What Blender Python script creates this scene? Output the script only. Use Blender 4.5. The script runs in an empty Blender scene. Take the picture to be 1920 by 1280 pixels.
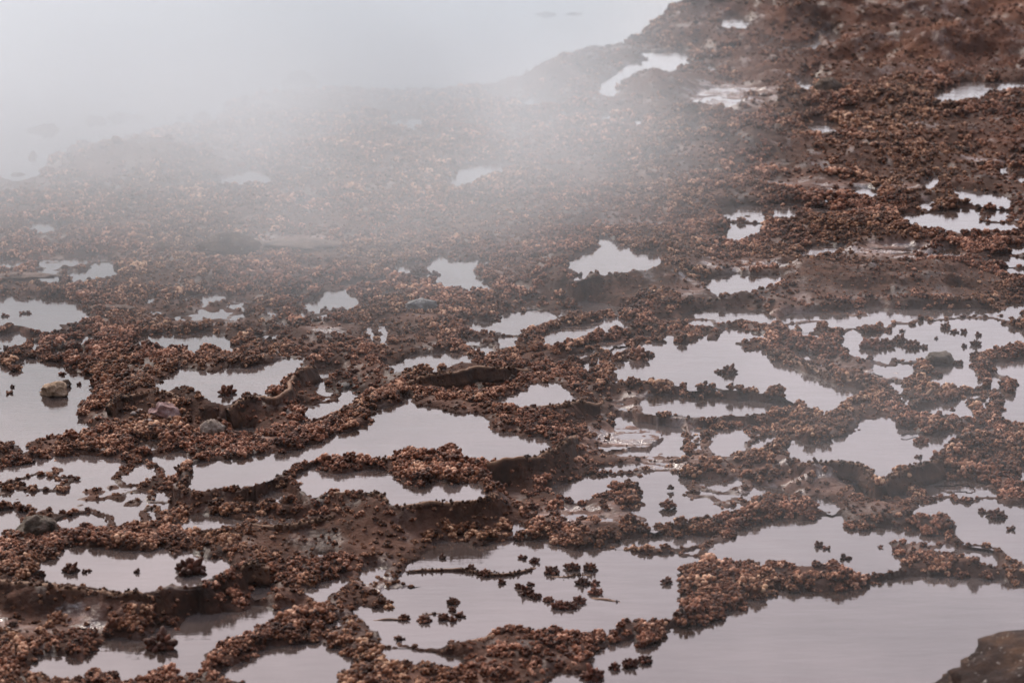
import bpy, bmesh, math, random
import numpy as np
from mathutils import Vector, Matrix, Euler, noise as mnoise

R = math.radians
rng = np.random.default_rng(7)
random.seed(7)
SC = bpy.context.scene

# ------------------------------------------------------------------ camera
CAMZ, PITCH, HF = 3.0, R(14.0), R(20.0)
cam_d = bpy.data.cameras.new('camera')
cam = bpy.data.objects.new('camera', cam_d)
SC.collection.objects.link(cam)
cam.location = (0, 0, CAMZ)
cam.rotation_euler = (R(90) - PITCH, 0, 0)
cam_d.sensor_width = 36.0
cam_d.angle = HF
cam_d.clip_start, cam_d.clip_end = 0.1, 1500
cam_d.dof.use_dof = True
cam_d.dof.focus_distance = 11.4
cam_d.dof.aperture_fstop = 4.5
SC.camera = cam

# ------------------------------------------------------------------ sky, sun
SUN_EL, SUN_AZ = R(36), R(-24)          # behind the terraces, a little to the left
world = bpy.data.worlds.new('World')
SC.world = world
world.use_nodes = True
wn = world.node_tree
for n in list(wn.nodes):
    wn.nodes.remove(n)
wo = wn.nodes.new('ShaderNodeOutputWorld')
bg = wn.nodes.new('ShaderNodeBackground')
sky = wn.nodes.new('ShaderNodeTexSky')
sky.sky_type = 'NISHITA'
sky.sun_disc = False
sky.sun_elevation = SUN_EL
sky.sun_rotation = SUN_AZ
sky.dust_density = 5.0
sky.air_density = 1.0
mixw = wn.nodes.new('ShaderNodeMix')
mixw.data_type = 'RGBA'
mixw.inputs[0].default_value = 0.80
mixw.inputs[7].default_value = (12.9, 12.6, 13.5, 1)   # pale cloud layer
wn.links.new(sky.outputs[0], mixw.inputs[6])
tcw = wn.nodes.new('ShaderNodeTexCoord')
dtw = wn.nodes.new('ShaderNodeVectorMath'); dtw.operation = 'DOT_PRODUCT'
wn.links.new(tcw.outputs['Generated'], dtw.inputs[0]); dtw.inputs[1].default_value = (math.sin(SUN_AZ), math.cos(SUN_AZ), 0.25)
mrw = wn.nodes.new('ShaderNodeMapRange'); mrw.interpolation_type = 'SMOOTHSTEP'
mrw.inputs[1].default_value = -0.7; mrw.inputs[2].default_value = 1.0; mrw.inputs[3].default_value = 0.16; mrw.inputs[4].default_value = 1.35
wn.links.new(dtw.outputs['Value'], mrw.inputs[0])
mlw = wn.nodes.new('ShaderNodeMix'); mlw.data_type = 'RGBA'; mlw.blend_type = 'MULTIPLY'; mlw.inputs[0].default_value = 1.0
sxw = wn.nodes.new('ShaderNodeSeparateXYZ'); wn.links.new(tcw.outputs['Generated'], sxw.inputs[0])
rpw = wn.nodes.new('ShaderNodeValToRGB'); ew = rpw.color_ramp.elements       # whiter towards the horizon, mauve grey higher up
while len(ew) < 6: ew.new(0.5)
for e_, (p_, c_) in zip(ew, [(0.0, (0.68, 0.72, 0.745)), (0.13, (0.74, 0.755, 0.77)), (0.23, (0.80, 0.765, 0.78)), (0.36, (0.86, 0.785, 0.805)), (0.55, (0.94, 0.97, 1.02)), (1.0, (1.12, 1.26, 1.46))]):
    e_.position = p_; e_.color = (*c_, 1)
wn.links.new(sxw.outputs[2], rpw.inputs[0])
mgw = wn.nodes.new('ShaderNodeMix'); mgw.data_type = 'RGBA'; mgw.blend_type = 'MULTIPLY'; mgw.inputs[0].default_value = 1.0
wn.links.new(mixw.outputs[2], mgw.inputs[6]); wn.links.new(rpw.outputs[0], mgw.inputs[7])
wn.links.new(mgw.outputs[2], mlw.inputs[6]); wn.links.new(mrw.outputs[0], mlw.inputs[7])   # the cloud layer glows on the sun's side
wn.links.new(mlw.outputs[2], bg.inputs['Color'])
wn.links.new(bg.outputs[0], wo.inputs['Surface'])
bg.inputs['Strength'].default_value = 0.115
sun_d = bpy.data.lights.new('sun', 'SUN')
sun_d.energy = 3.8
sun_d.angle = R(14)
sun_d.color = (1.0, 0.89, 0.77)
sun = bpy.data.objects.new('sun', sun_d)
SC.collection.objects.link(sun)
dirv = Vector((math.sin(SUN_AZ) * math.cos(SUN_EL), math.cos(SUN_AZ) * math.cos(SUN_EL), math.sin(SUN_EL)))
sun.rotation_euler = dirv.to_track_quat('Z', 'Y').to_euler()

SC.view_settings.view_transform = 'Standard'
SC.view_settings.look = 'None'
SC.view_settings.gamma = 1.0
SC.view_settings.use_curve_mapping = False
SC.view_settings.exposure = 0.0
SC.render.engine = 'CYCLES'
cy = SC.cycles
cy.use_denoising = True
cy.use_adaptive_sampling = True
cy.adaptive_threshold = 0.03
cy.max_bounces = 8
cy.volume_bounces = 1
cy.volume_step_rate = 0.45
cy.volume_max_steps = 256
cy.diffuse_bounces = 3

# ------------------------------------------------------------------ helpers
T_H = math.tan(HF / 2)
def unproj(px, py, z=0.0):
    """pixel of the 1920x1280 photograph -> point on the level z"""
    a = (px - 960) / 960 * T_H
    b = -(py - 640) / 960 * T_H
    dy = math.cos(PITCH) + b * math.sin(PITCH)
    dz = -math.sin(PITCH) + b * math.cos(PITCH)
    t = (z - CAMZ) / dz
    return (a * t, dy * t)

def hash2(ix, iy, seed):
    h = (ix.astype(np.int64) * 374761393 + iy.astype(np.int64) * 668265263 + seed * 1442695041) & 0xFFFFFFFF
    h = ((h ^ (h >> 13)) * 1274126177) & 0xFFFFFFFF
    h = (h ^ (h >> 16)) & 0xFFFFFF
    return h / float(0xFFFFFF)

def vnoise(x, y, seed=0):
    ix, iy = np.floor(x), np.floor(y)
    fx, fy = x - ix, y - iy
    fx = fx * fx * (3 - 2 * fx); fy = fy * fy * (3 - 2 * fy)
    a = hash2(ix, iy, seed); b = hash2(ix + 1, iy, seed)
    c = hash2(ix, iy + 1, seed); d = hash2(ix + 1, iy + 1, seed)
    return (a * (1 - fx) + b * fx) * (1 - fy) + (c * (1 - fx) + d * fx) * fy

def fbm(x, y, freq, octv=4, seed=0, gain=0.5):
    s = 0; amp = 1; tot = 0
    for o in range(octv):
        s = s + amp * (vnoise(x * freq + 13.7 * o, y * freq - 7.3 * o, seed + o) * 2 - 1)
        tot += amp; amp *= gain; freq *= 2.03
    return s / tot

def tag(o, label=None, cat=None, group=None, kind=None):
    if label: o['label'] = label
    if cat: o['category'] = cat
    if group: o['group'] = group
    if kind: o['kind'] = kind
    return o

def mesh_np(name, V, F, mat, smooth=True):
    """V (n,3), F (m,3|4) arrays -> object"""
    me = bpy.data.meshes.new(name)
    k = F.shape[1]
    me.vertices.add(len(V)); me.vertices.foreach_set('co', np.ascontiguousarray(V, dtype=np.float32).ravel())
    me.loops.add(F.size); me.loops.foreach_set('vertex_index', np.ascontiguousarray(F, dtype=np.int32).ravel())
    me.polygons.add(len(F))
    me.polygons.foreach_set('loop_start', np.arange(0, F.size, k, dtype=np.int32))
    me.polygons.foreach_set('loop_total', np.full(len(F), k, dtype=np.int32))
    me.polygons.foreach_set('use_smooth', np.full(len(F), smooth, dtype=bool))
    me.update(calc_edges=True)
    me.materials.append(mat)
    o = bpy.data.objects.new(name, me)
    SC.collection.objects.link(o)
    return o

def new_mat(name):
    m = bpy.data.materials.new(name); m.use_nodes = True
    nt = m.node_tree
    return m, nt, nt.nodes['Principled BSDF']

def N(nt, t, **kw):
    n = nt.nodes.new(t)
    for k, v in kw.items():
        if k in n.inputs: n.inputs[k].default_value = v
        else: setattr(n, k, v)
    return n

def ramp(nt, stops):
    r = nt.nodes.new('ShaderNodeValToRGB')
    el = r.color_ramp.elements
    while len(el) < len(stops): el.new(0.5)
    for e, (p, c) in zip(el, stops):
        e.position = p; e.color = (*c, 1)
    return r

def mixc(nt, a, b, f, mode='MIX'):
    m = nt.nodes.new('ShaderNodeMix'); m.data_type = 'RGBA'; m.blend_type = mode
    for sock, v in ((0, f), (6, a), (7, b)):
        if hasattr(v, 'node'): nt.links.new(v, m.inputs[sock])
        else: m.inputs[sock].default_value = v if sock == 0 else (*v, 1)
    return m.outputs[2]

def pos_noise(nt, scale, detail=4, rough=0.55, stretch=(1, 1, 1), dist=0.0):
    g = nt.nodes.new('ShaderNodeNewGeometry')
    mp = nt.nodes.new('ShaderNodeMapping'); mp.inputs['Scale'].default_value = stretch
    nt.links.new(g.outputs['Position'], mp.inputs[0])
    n = nt.nodes.new('ShaderNodeTexNoise')
    n.inputs['Scale'].default_value = scale; n.inputs['Detail'].default_value = detail
    n.inputs['Roughness'].default_value = rough; n.inputs['Distortion'].default_value = dist
    nt.links.new(mp.outputs[0], n.inputs['Vector'])
    return n.outputs['Fac']

def smoothmap(nt, v, a, b, c=0.0, d=1.0):
    m = nt.nodes.new('ShaderNodeMapRange'); m.interpolation_type = 'SMOOTHSTEP'
    m.inputs[1].default_value = a; m.inputs[2].default_value = b
    m.inputs[3].default_value = c; m.inputs[4].default_value = d
    nt.links.new(v, m.inputs[0]); return m.outputs[0]

# ------------------------------------------------------------------ materials
def bump(nt, bs, h, strength, dist):
    b = nt.nodes.new('ShaderNodeBump')
    b.inputs['Strength'].default_value = strength; b.inputs['Distance'].default_value = dist
    nt.links.new(h, b.inputs['Height']); nt.links.new(b.outputs[0], bs.inputs['Normal'])

# ground: red-brown mineral mud, paler pinkish sinter patches, rust moss far right
M_ground, nt, bs = new_mat('red_brown_sinter')
r1 = ramp(nt, [(0.30, (0.018, 0.007, 0.004)), (0.48, (0.050, 0.021, 0.012)), (0.62, (0.100, 0.047, 0.031)), (0.80, (0.24, 0.15, 0.115))])
nt.links.new(pos_noise(nt, 5.0, 7, 0.62, (1, 0.8, 1)), r1.inputs[0])
at = nt.nodes.new('ShaderNodeAttribute'); at.attribute_name = 'kind_col'
sep = nt.nodes.new('ShaderNodeSeparateColor'); nt.links.new(at.outputs['Color'], sep.inputs[0])
fine = pos_noise(nt, 60, 4, 0.6)
pf = ramp(nt, [(0.35, (0.080, 0.036, 0.025)), (0.52, (0.18, 0.105, 0.082)), (0.70, (0.36, 0.26, 0.225))])
nt.links.new(pos_noise(nt, 9, 7, 0.7, (0.6, 1.4, 1)), pf.inputs[0])
c1 = mixc(nt, r1.outputs[0], pf.outputs[0], sep.outputs[0])       # pale flats
moss = ramp(nt, [(0.3, (0.018, 0.006, 0.003)), (0.52, (0.070, 0.023, 0.011)), (0.75, (0.15, 0.058, 0.028))])
nt.links.new(pos_noise(nt, 2.2, 8, 0.7, (1, 0.6, 1)), moss.inputs[0])
c2 = mixc(nt, c1, moss.outputs[0], sep.outputs[1])
wl = ramp(nt, [(0.35, (0.018, 0.007, 0.004)), (0.52, (0.050, 0.020, 0.011)), (0.72, (0.13, 0.060, 0.038))])
nt.links.new(pos_noise(nt, 16, 7, 0.7), wl.inputs[0])
c3 = mixc(nt, c2, wl.outputs[0], sep.outputs[2])               # wet brown wall stone
c4 = mixc(nt, c3, (0.5, 0.5, 0.5), smoothmap(nt, fine, 0.35, 0.75, 0.0, 0.18), 'OVERLAY')
wa = nt.nodes.new('ShaderNodeAttribute'); wa.attribute_name = 'wet_edge'
c4 = mixc(nt, c4, (0.55, 0.52, 0.52), wa.outputs['Fac'], 'MULTIPLY')      # ground soaked beside the water
nt.links.new(c4, bs.inputs['Base Color'])
bs.inputs['Roughness'].default_value = 0.55
rr = smoothmap(nt, pos_noise(nt, 9, 4, 0.6, (1, 0.5, 1)), 0.36, 0.50, 0.35, 0.9)
nt.links.new(rr, bs.inputs['Roughness'])
wetn = pos_noise(nt, 7, 5, 0.6, (0.6, 1.5, 1))
wetf = nt.nodes.new('ShaderNodeMath'); wetf.operation = 'MULTIPLY'
nt.links.new(sep.outputs[0], wetf.inputs[0]); nt.links.new(smoothmap(nt, wetn, 0.45, 0.58), wetf.inputs[1])     # thin film of water on the pale flats
nt.links.new(smoothmap(nt, wetf.outputs[0], 0.1, 0.6, 0.10, 0.75), bs.inputs['Specular IOR Level'])
rgm = nt.nodes.new('ShaderNodeMix'); nt.links.new(smoothmap(nt, wetf.outputs[0], 0.1, 0.6), rgm.inputs[0]); nt.links.new(rr, rgm.inputs[2]); rgm.inputs[3].default_value = 0.12
nt.links.new(rgm.outputs[0], bs.inputs['Roughness'])
bump(nt, bs, fine, 1.0, 0.010)

# crust nodules
def crust_material(name, stops, lift):
    m, nt, bs = new_mat(name)
    at = nt.nodes.new('ShaderNodeAttribute'); at.attribute_name = 'nub'
    oi = nt.nodes.new('ShaderNodeObjectInfo')
    r = ramp(nt, stops)
    reg = pos_noise(nt, 1.6, 4, 0.6, (1, 0.6, 1))
    mm = nt.nodes.new('ShaderNodeMath'); mm.operation = 'MULTIPLY_ADD'
    nt.links.new(oi.outputs['Random'], mm.inputs[0]); mm.inputs[1].default_value = 0.30
    s = nt.nodes.new('ShaderNodeMath'); s.operation = 'MULTIPLY_ADD'
    nt.links.new(at.outputs['Fac'], s.inputs[0]); s.inputs[1].default_value = 0.50
    nt.links.new(mm.outputs[0], s.inputs[2])
    nt.links.new(smoothmap(nt, pos_noise(nt, 5, 4, 0.65), 0.35, 0.66, lift - 0.06, lift + 0.10), mm.inputs[2])
    nt.links.new(s.outputs[0], r.inputs[0])
    tint = mixc(nt, (0.96, 0.90, 0.70), (1.12, 0.84, 0.76), smoothmap(nt, reg, 0.38, 0.62))
    c = mixc(nt, r.outputs[0], tint, 0.55, 'MULTIPLY')
    sp = pos_noise(nt, 160, 3, 0.6)
    c = mixc(nt, c, (0.42, 0.31, 0.26), smoothmap(nt, sp, 0.56, 0.80, 0.0, 0.30))
    nt.links.new(c, bs.inputs['Base Color'])
    bs.inputs['Roughness'].default_value = 0.48
    bs.inputs['Specular IOR Level'].default_value = 0.07
    bump(nt, bs, sp, 0.5, 0.0025)
    return m
M_crust = crust_material('nodular_algae', [(0.05, (0.016, 0.0052, 0.0028)), (0.28, (0.058, 0.0195, 0.0090)), (0.49, (0.142, 0.054, 0.027)), (0.66, (0.30, 0.140, 0.080)), (0.82, (0.64, 0.41, 0.28))], 0.05)
M_tuft = crust_material('tuft_algae', [(0.05, (0.022, 0.007, 0.004)), (0.40, (0.065, 0.022, 0.012)), (0.65, (0.15, 0.055, 0.032)), (0.90, (0.34, 0.17, 0.11))], 0.03)

M_rim, nt, bs = new_mat('rimstone')
r1 = ramp(nt, [(0.32, (0.018, 0.007, 0.004)), (0.50, (0.050, 0.020, 0.010)), (0.68, (0.11, 0.048, 0.026)), (0.85, (0.24, 0.13, 0.08))])
nt.links.new(pos_noise(nt, 14, 6, 0.65), r1.inputs[0])
at = nt.nodes.new('ShaderNodeAttribute'); at.attribute_name = 'lip'
c = mixc(nt, r1.outputs[0], (0.34, 0.18, 0.10), smoothmap(nt, at.outputs['Fac'], 0.6, 1.0, 0.0, 0.45))
nt.links.new(c, bs.inputs['Base Color'])
bs.inputs['Roughness'].default_value = 0.6; bs.inputs['Specular IOR Level'].default_value = 0.12
bump(nt, bs, pos_noise(nt, 70, 5, 0.65, (1, 1, 0.5)), 0.9, 0.008)

M_water, nt, bs = new_mat('still_spring_water')
bs.inputs['Base Color'].default_value = (0.055, 0.044, 0.042, 1)
bs.inputs['Roughness'].default_value = 0.035
bs.inputs["IOR"].default_value = 1.69
wv = pos_noise(nt, 7, 5, 0.6, (0.6, 1.8, 1))
bump(nt, bs, wv, 0.15, 0.010)
sl = ramp(nt, [(0.36, (0.024, 0.014, 0.010)), (0.64, (0.078, 0.058, 0.052))])
nt.links.new(pos_noise(nt, 1.6, 5, 0.6, (1, 0.7, 1)), sl.inputs[0]); nt.links.new(sl.outputs[0], bs.inputs['Base Color'])

def rock_mat(name, cols, scale=18, rough=0.7, spots=None):
    m, nt, bs = new_mat(name)
    r = ramp(nt, [(0.32, cols[0]), (0.50, cols[1]), (0.70, cols[2])])
    nt.links.new(pos_noise(nt, scale, 7, 0.65), r.inputs[0])
    c = r.outputs[0]
    if spots:
        c = mixc(nt, c, spots, smoothmap(nt, pos_noise(nt, 55, 2, 0.5), 0.66, 0.72, 0, 0.8))
    nt.links.new(c, bs.inputs['Base Color']); bs.inputs['Roughness'].default_value = rough
    bs.inputs['Specular IOR Level'].default_value = 0.15
    bump(nt, bs, pos_noise(nt, scale * 3, 6, 0.65), 1.0, 0.014)
    return m
M_rk_dark = rock_mat('dark_mossy_rock', [(0.020, 0.012, 0.009), (0.055, 0.032, 0.020), (0.12, 0.07, 0.04)], 14, 0.85, (0.30, 0.26, 0.24))
M_rk_boulder = rock_mat('algae_covered_boulder', [(0.010, 0.005, 0.004), (0.030, 0.015, 0.010), (0.085, 0.042, 0.022)], 9, 0.95, (0.22, 0.19, 0.17))
M_rk_beige = rock_mat('beige_rock', [(0.12, 0.07, 0.035), (0.30, 0.19, 0.115), (0.50, 0.35, 0.25)], 30)
M_rk_pink = rock_mat('pink_rock', [(0.11, 0.055, 0.048), (0.25, 0.14, 0.125), (0.40, 0.28, 0.26)], 26)
M_rk_cream = rock_mat('cream_rock', [(0.07, 0.045, 0.030), (0.20, 0.145, 0.11), (0.40, 0.32, 0.27)], 34)
M_rk_brown = rock_mat('brown_rock', [(0.025, 0.016, 0.010), (0.075, 0.052, 0.034), (0.20, 0.14, 0.11)], 24)
M_rk_grey = rock_mat('grey_rock', [(0.045, 0.043, 0.043), (0.12, 0.115, 0.11), (0.30, 0.29, 0.28)], 26, 0.45)
M_slab = rock_mat('weathered_slab', [(0.025, 0.011, 0.007), (0.08, 0.04, 0.025), (0.18, 0.11, 0.08)], 14)
M_pebble = rock_mat('pale_pebble', [(0.16, 0.11, 0.09), (0.33, 0.25, 0.21), (0.5, 0.42, 0.38)], 60)
M_stick = rock_mat('wet_stick', [(0.03, 0.02, 0.016), (0.06, 0.045, 0.038), (0.10, 0.08, 0.07)], 40)

# ------------------------------------------------------------------ pools (outlines in photo pixels, laid on the ground at their own level)
# (name key, level offset m, flag, outline)   flag: '' pool, 'f' shallow wet flat, 'L' lake
POOLS = []
def P(s, dz=0.0, flag='', key=''):
    v = [float(t) for t in s.replace(';', ',').split(',')]
    POOLS.append(dict(pts=[(v[i], v[i + 1]) for i in range(0, len(v), 2)], dz=dz, flag=flag, key=key))
# lake, upper left
P('-700,345;-300,342;0,338;30,341;70,334;82,312;100,297;135,284;180,275;260,262;300,250;340,238;400,232;420,205;470,186;560,176;640,172;700,178;800,180;900,166;960,150;1000,140;1040,116;1100,98;1160,92;1195,70;1230,45;1260,25;1280,4;1300,-25;1330,-70;1300,-140;600,-160;-200,-160;-900,-160', -0.06, 'L', 'lake')
P('-120,560;0,564;20,554;37,561;101,559;134,564;158,568;148,578;168,591;171,596;148,603;114,608;111,618;77,621;60,618;50,608;20,605;0,613;-120,615', key='left')
P('118,534;134,517;165,511;175,497;202,495;222,506;232,514;215,519;188,522;165,519;151,527;134,531')
P('77,645;71,668;72,677;101,680;124,685;141,695;168,702;181,715;175,732;181,739;184,752;161,754;149,759;151,779;165,793;185,800;168,810;134,816;101,816;74,821;54,830;47,843;37,850;34,833;20,830;-140,830;-140,690;0,689;20,699;37,679;57,668;57,645', 0.0, key='rockpool')
P('118,648;141,642;175,632;191,635;161,643;134,650')
P('242,650;255,638;302,628;329,632;353,627;386,623;423,628;433,638;440,652;457,662;437,669;423,658;403,655;363,662;336,648;309,655;289,648;262,657')
P('286,722;302,712;322,699;346,692;380,695;406,700;417,692;453,692;477,689;524,679;551,674;571,677;564,689;551,699;531,712;527,726;507,732;504,746;484,739;464,739;447,746;437,757;423,761;396,752;370,732;353,722;329,726;312,734', 0.05, key='tuftpool')
P('203,714;220,716;235,725;222,727')
P('255,830;272,824;296,824;302,832;285,840;262,838')
P('418,806;440,804;475,805;482,812;460,816;433,815;420,812', -0.01)
P('350,812;368,812;372,822;355,826', -0.01)
P('568,759;585,762;600,758;628,758;640,735;655,731;674,745;660,752;655,760;645,770;622,786;600,800;578,806;568,800')
P('353,880;370,868;430,866;470,857;520,852;560,845;590,832;610,818;650,812;690,800;692,785;700,770;730,762;767,749;782,763;800,766;820,768;845,775;875,777;900,776;918,789;922,803;942,815;962,810;986,820;1010,823;1030,830;1040,837;1015,847;996,857;960,858;920,862;895,868;885,870;872,865;860,850;845,840;825,847;795,852;760,852;745,860;700,862;670,858;630,862;600,858;575,865;555,872;535,885;505,895;480,905;440,915;415,908;390,915;352,920;340,910;357,905', 0.068, key='A')
P('548,898;556,889;564,890;588,877;615,887;640,890;687,884;720,885;737,894;754,904;781,914;791,914;801,904;825,900;835,912;845,905;862,910;872,900;882,902;899,910;909,920;915,931;892,939;855,941;828,937;791,944;774,946;741,946;727,934;714,922;694,922;660,922;640,925;618,921;598,926;584,929;571,917;556,906', 0.066, key='B')
P('487,931;504,922;524,927;551,937;537,947;504,940', 0.04)
P('326,988;356,968;370,964;396,968;417,963;430,971;447,976;460,979;457,984;430,988;403,994;370,998;336,994', 0.032, key='C')
P('480,966;497,966;514,978;527,981;537,974;561,976;551,981;537,986;524,986;504,979;480,979', 0.02)
P('275,961;288,960;299,972;285,978')
P('292,920;320,922;335,935;310,940;290,937')
P('225,893;262,870;289,880;285,897;268,900;242,904')
P('30,907;67,894;91,897;128,904;114,914;67,915')
P('-120,960;0,961;27,957;50,957;37,981;30,998;20,1011;7,1016;-120,1000')
P('107,984;131,971;151,967;175,964;188,971;205,984;198,994;168,991;141,998;111,994')
P('67,1058;111,1041;107,1031;118,1028;138,1025;158,1031;188,1033;215,1035;235,1031;262,1033;286,1035;302,1031;316,1038;326,1045;343,1038;356,1038;376,1045;403,1045;430,1043;437,1055;427,1072;403,1082;380,1095;368,1100;350,1101;322,1095;302,1099;286,1105;255,1110;215,1107;188,1105;161,1100;134,1094;101,1097;77,1088;74,1072', 0.055, key='D')
P('289,1179;302,1174;339,1176;353,1162;373,1149;390,1156;410,1152;423,1146;447,1147;464,1146;470,1139;504,1134;517,1147;534,1142;558,1142;568,1139;564,1152;544,1159;531,1169;504,1172;484,1169;484,1186;470,1196;447,1206;433,1213;403,1223;386,1230;383,1240;380,1256;373,1267;336,1265;292,1263;269,1273;255,1285;228,1285;188,1261;161,1263;148,1273;111,1270;81,1266;50,1265;60,1256;74,1240;101,1230;141,1233;155,1241;175,1226;188,1206;218,1199;255,1203;275,1200', -0.01, key='E')
P('-120,1172;34,1176;87,1176;111,1183;97,1189;50,1189;-120,1193', -0.005, 'f')
P('420,1253;460,1243;484,1226;504,1213;537,1213;578,1208;598,1206;625,1215;640,1222;665,1230;672,1248;672,1253;660,1267;640,1277;640,1310;470,1310;460,1275;430,1275;415,1268', key='F')
P('564,1184;585,1178;590,1186;570,1190')
P('608,1172;620,1166;645,1164;640,1175;618,1178')
P('571,1105;591,1098;608,1092;618,1086;630,1090;640,1080;660,1084;650,1100;640,1107;618,1110;605,1128;585,1120')
P('667,1073;694,1067;734,1068;717,1085;694,1098;677,1085')
P('470,1113;484,1105;511,1104;508,1112;480,1119')
P('591,1042;623,1040;620,1045;596,1046')
P('764,1062;784,1048;795,1035;815,1031;808,1021;828,1018;848,1018;858,1013;875,1015;892,1028;909,1021;926,1015;936,1021;949,1015;996,1016;1036,1015;1063,1025;1077,1036;1104,1033;1144,1028;1177,1033;1211,1040;1248,1041;1280,1045;1310,1045;1322,1050;1295,1060;1275,1075;1270,1090;1278,1100;1276,1130;1290,1140;1280,1146;1265,1149;1251,1162;1198,1162;1164,1172;1144,1186;1110,1179;1087,1183;1060,1186;1036,1174;1010,1189;976,1177;936,1183;909,1193;875,1196;842,1199;821,1209;788,1209;768,1208;734,1209;714,1203;700,1186;684,1169;660,1142;674,1136;707,1142;744,1136;724,1129;714,1115;727,1107;758,1107;791,1105;774,1099;741,1085;751,1078;760,1070', 0.0, key='G')
P('707,1220;727,1216;768,1223;791,1223;815,1226;842,1230;868,1240;858,1250;828,1246;801,1240;774,1250;751,1248;717,1243;707,1236', 0.006)
P('1026,1285;1043,1263;1060,1270;1107,1270;1110,1250;1093,1233;1120,1220;1164,1209;1191,1206;1211,1216;1231,1213;1245,1186;1265,1176;1285,1180;1300,1176;1324,1166;1341,1159;1361,1149;1388,1145;1391,1135;1408,1129;1424,1125;1441,1115;1455,1105;1475,1114;1508,1109;1549,1115;1566,1109;1599,1100;1629,1092;1663,1085;1707,1083;1744,1088;1784,1085;1817,1085;1844,1088;1878,1085;1891,1092;1920,1089;2100,1095;2150,1370;1020,1370', -0.008, key='R')
P('1337,1025;1361,1015;1377,1008;1374,994;1394,988;1414,984;1428,978;1448,974;1468,971;1488,968;1498,979;1525,978;1545,968;1576,971;1586,984;1602,994;1629,994;1650,994;1670,988;1697,998;1730,994;1747,1005;1764,1010;1784,1008;1777,1011;1750,1018;1733,1018;1710,1018;1663,1011;1666,1025;1693,1033;1700,1045;1693,1062;1663,1068;1629,1072;1596,1068;1576,1063;1545,1057;1515,1058;1488,1058;1468,1052;1448,1058;1418,1063;1394,1062;1384,1052;1357,1048;1325,1046', 0.0, key='H')
P('1700,955;1720,953;1744,944;1777,937;1797,944;1831,941;1868,939;1884,949;1925,945;2080,945;2080,1060;1920,1055;1898,1041;1878,1031;1864,1025;1817,1018;1797,1011;1790,998;1794,981;1765,968', 0.01)
P('1508,937;1528,934;1549,941;1569,944;1576,954;1559,962;1539,954;1522,944')
P('1676,934;1693,926;1717,931;1707,939')
P('1280,896;1300,899;1324,901;1347,902;1364,905;1391,899;1394,907;1377,910;1354,917;1330,914;1320,907;1293,905')
P('1026,922;1043,914;1077,904;1104,892;1110,900;1141,894;1151,900;1167,890;1194,894;1211,887;1238,889;1270,887;1285,900;1300,905;1290,925;1295,940;1324,937;1340,952;1367,951;1391,947;1394,954;1377,961;1354,964;1324,968;1300,974;1280,980;1255,981;1225,994;1204,988;1211,974;1188,964;1177,951;1184,947;1211,947;1198,927;1191,914;1164,917;1137,922;1114,929;1104,941;1087,944;1077,942;1057,932;1030,927', 0.005)
P('1140,1025;1150,1019;1200,1012;1280,1008;1330,1005;1325,1013;1280,1023;1220,1025;1160,1027', -0.005)
P('949,990;960,984;980,983;995,990;985,998;955,998')
P('925,932;950,918;990,922;1020,935;1010,944;960,946', 0.0, 'f')
P('1185,662;1191,650;1214,645;1245,645;1245,632;1261,630;1270,645;1290,650;1312,640;1327,622;1330,640;1344,642;1357,622;1380,618;1414,621;1434,628;1418,638;1401,638;1374,642;1387,652;1401,662;1414,662;1424,658;1438,665;1451,668;1448,675;1468,680;1478,689;1495,695;1525,695;1535,705;1549,699;1552,716;1582,722;1609,722;1633,726;1623,742;1599,752;1582,759;1569,769;1549,773;1522,774;1508,763;1488,752;1468,742;1460,735;1448,728;1428,735;1401,730;1374,729;1347,729;1327,722;1310,729;1297,732;1280,722;1250,715;1211,716;1177,717;1164,712;1157,716;1150,700;1140,686;1147,672;1160,680;1184,680;1201,687;1214,675;1208,662', 0.032, key='I')
P('1198,752;1211,742;1245,740;1280,738;1310,747;1347,747;1377,752;1395,744;1410,750;1448,756;1468,756;1508,762;1482,769;1441,771;1381,776;1354,779;1330,784;1300,780;1280,776;1231,776;1205,773', 0.015)
P('1128,748;1160,745;1198,752;1205,773;1170,778;1128,768', 0.0, 'f')
P('1468,846;1481,838;1488,826;1515,832;1545,828;1559,823;1582,820;1609,800;1606,786;1633,786;1656,779;1680,786;1686,800;1720,806;1727,813;1757,818;1777,810;1794,808;1807,816;1804,826;1780,830;1770,836;1760,853;1730,867;1683,880;1670,890;1653,900;1643,887;1636,877;1619,873;1599,867;1515,865;1488,855', 0.045, key='J')
P('1324,833;1344,806;1367,810;1377,806;1408,816;1431,810;1398,826;1398,843;1367,857;1340,853')
P('1572,645;1582,632;1602,621;1626,628;1643,628;1663,625;1673,618;1683,611;1710,611;1730,601;1757,605;1777,605;1804,601;1831,601;1851,598;1878,605;1878,613;1898,618;2080,620;2080,648;1901,648;1871,658;1844,662;1824,665;1817,679;1828,695;1838,709;1841,719;1817,726;1784,722;1757,727;1747,716;1737,709;1747,695;1740,679;1727,675;1703,675;1676,668;1663,679;1643,672;1619,672;1592,665;1572,655', key='K')
P('1656,719;1673,716;1697,722;1697,749;1713,752;1703,758;1683,742;1666,729')
P('1535,685;1552,682;1580,690;1609,702;1602,704;1569,697')
P('1485,664;1515,664;1552,667;1545,671;1495,672')
P('1478,612;1490,610;1500,620;1519,628;1535,630;1530,640;1515,641;1500,632;1480,622')
P('1495,610;1535,606;1530,620;1510,624')
P('1710,776;1744,766;1784,752;1804,746;1831,736;1838,739;1824,752;1824,769;1817,779;1831,786;1804,786;1767,779;1730,781')
P('1851,685;1901,679;2080,675;2080,805;1920,803;1908,796;1885,793;1871,783;1875,752;1901,742;1908,722;1891,705;1871,695')
P('1827,806;1848,798;1851,808;1835,818')
P('1898,893;1905,880;1925,876;2000,880;2000,905;1915,905')
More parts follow.
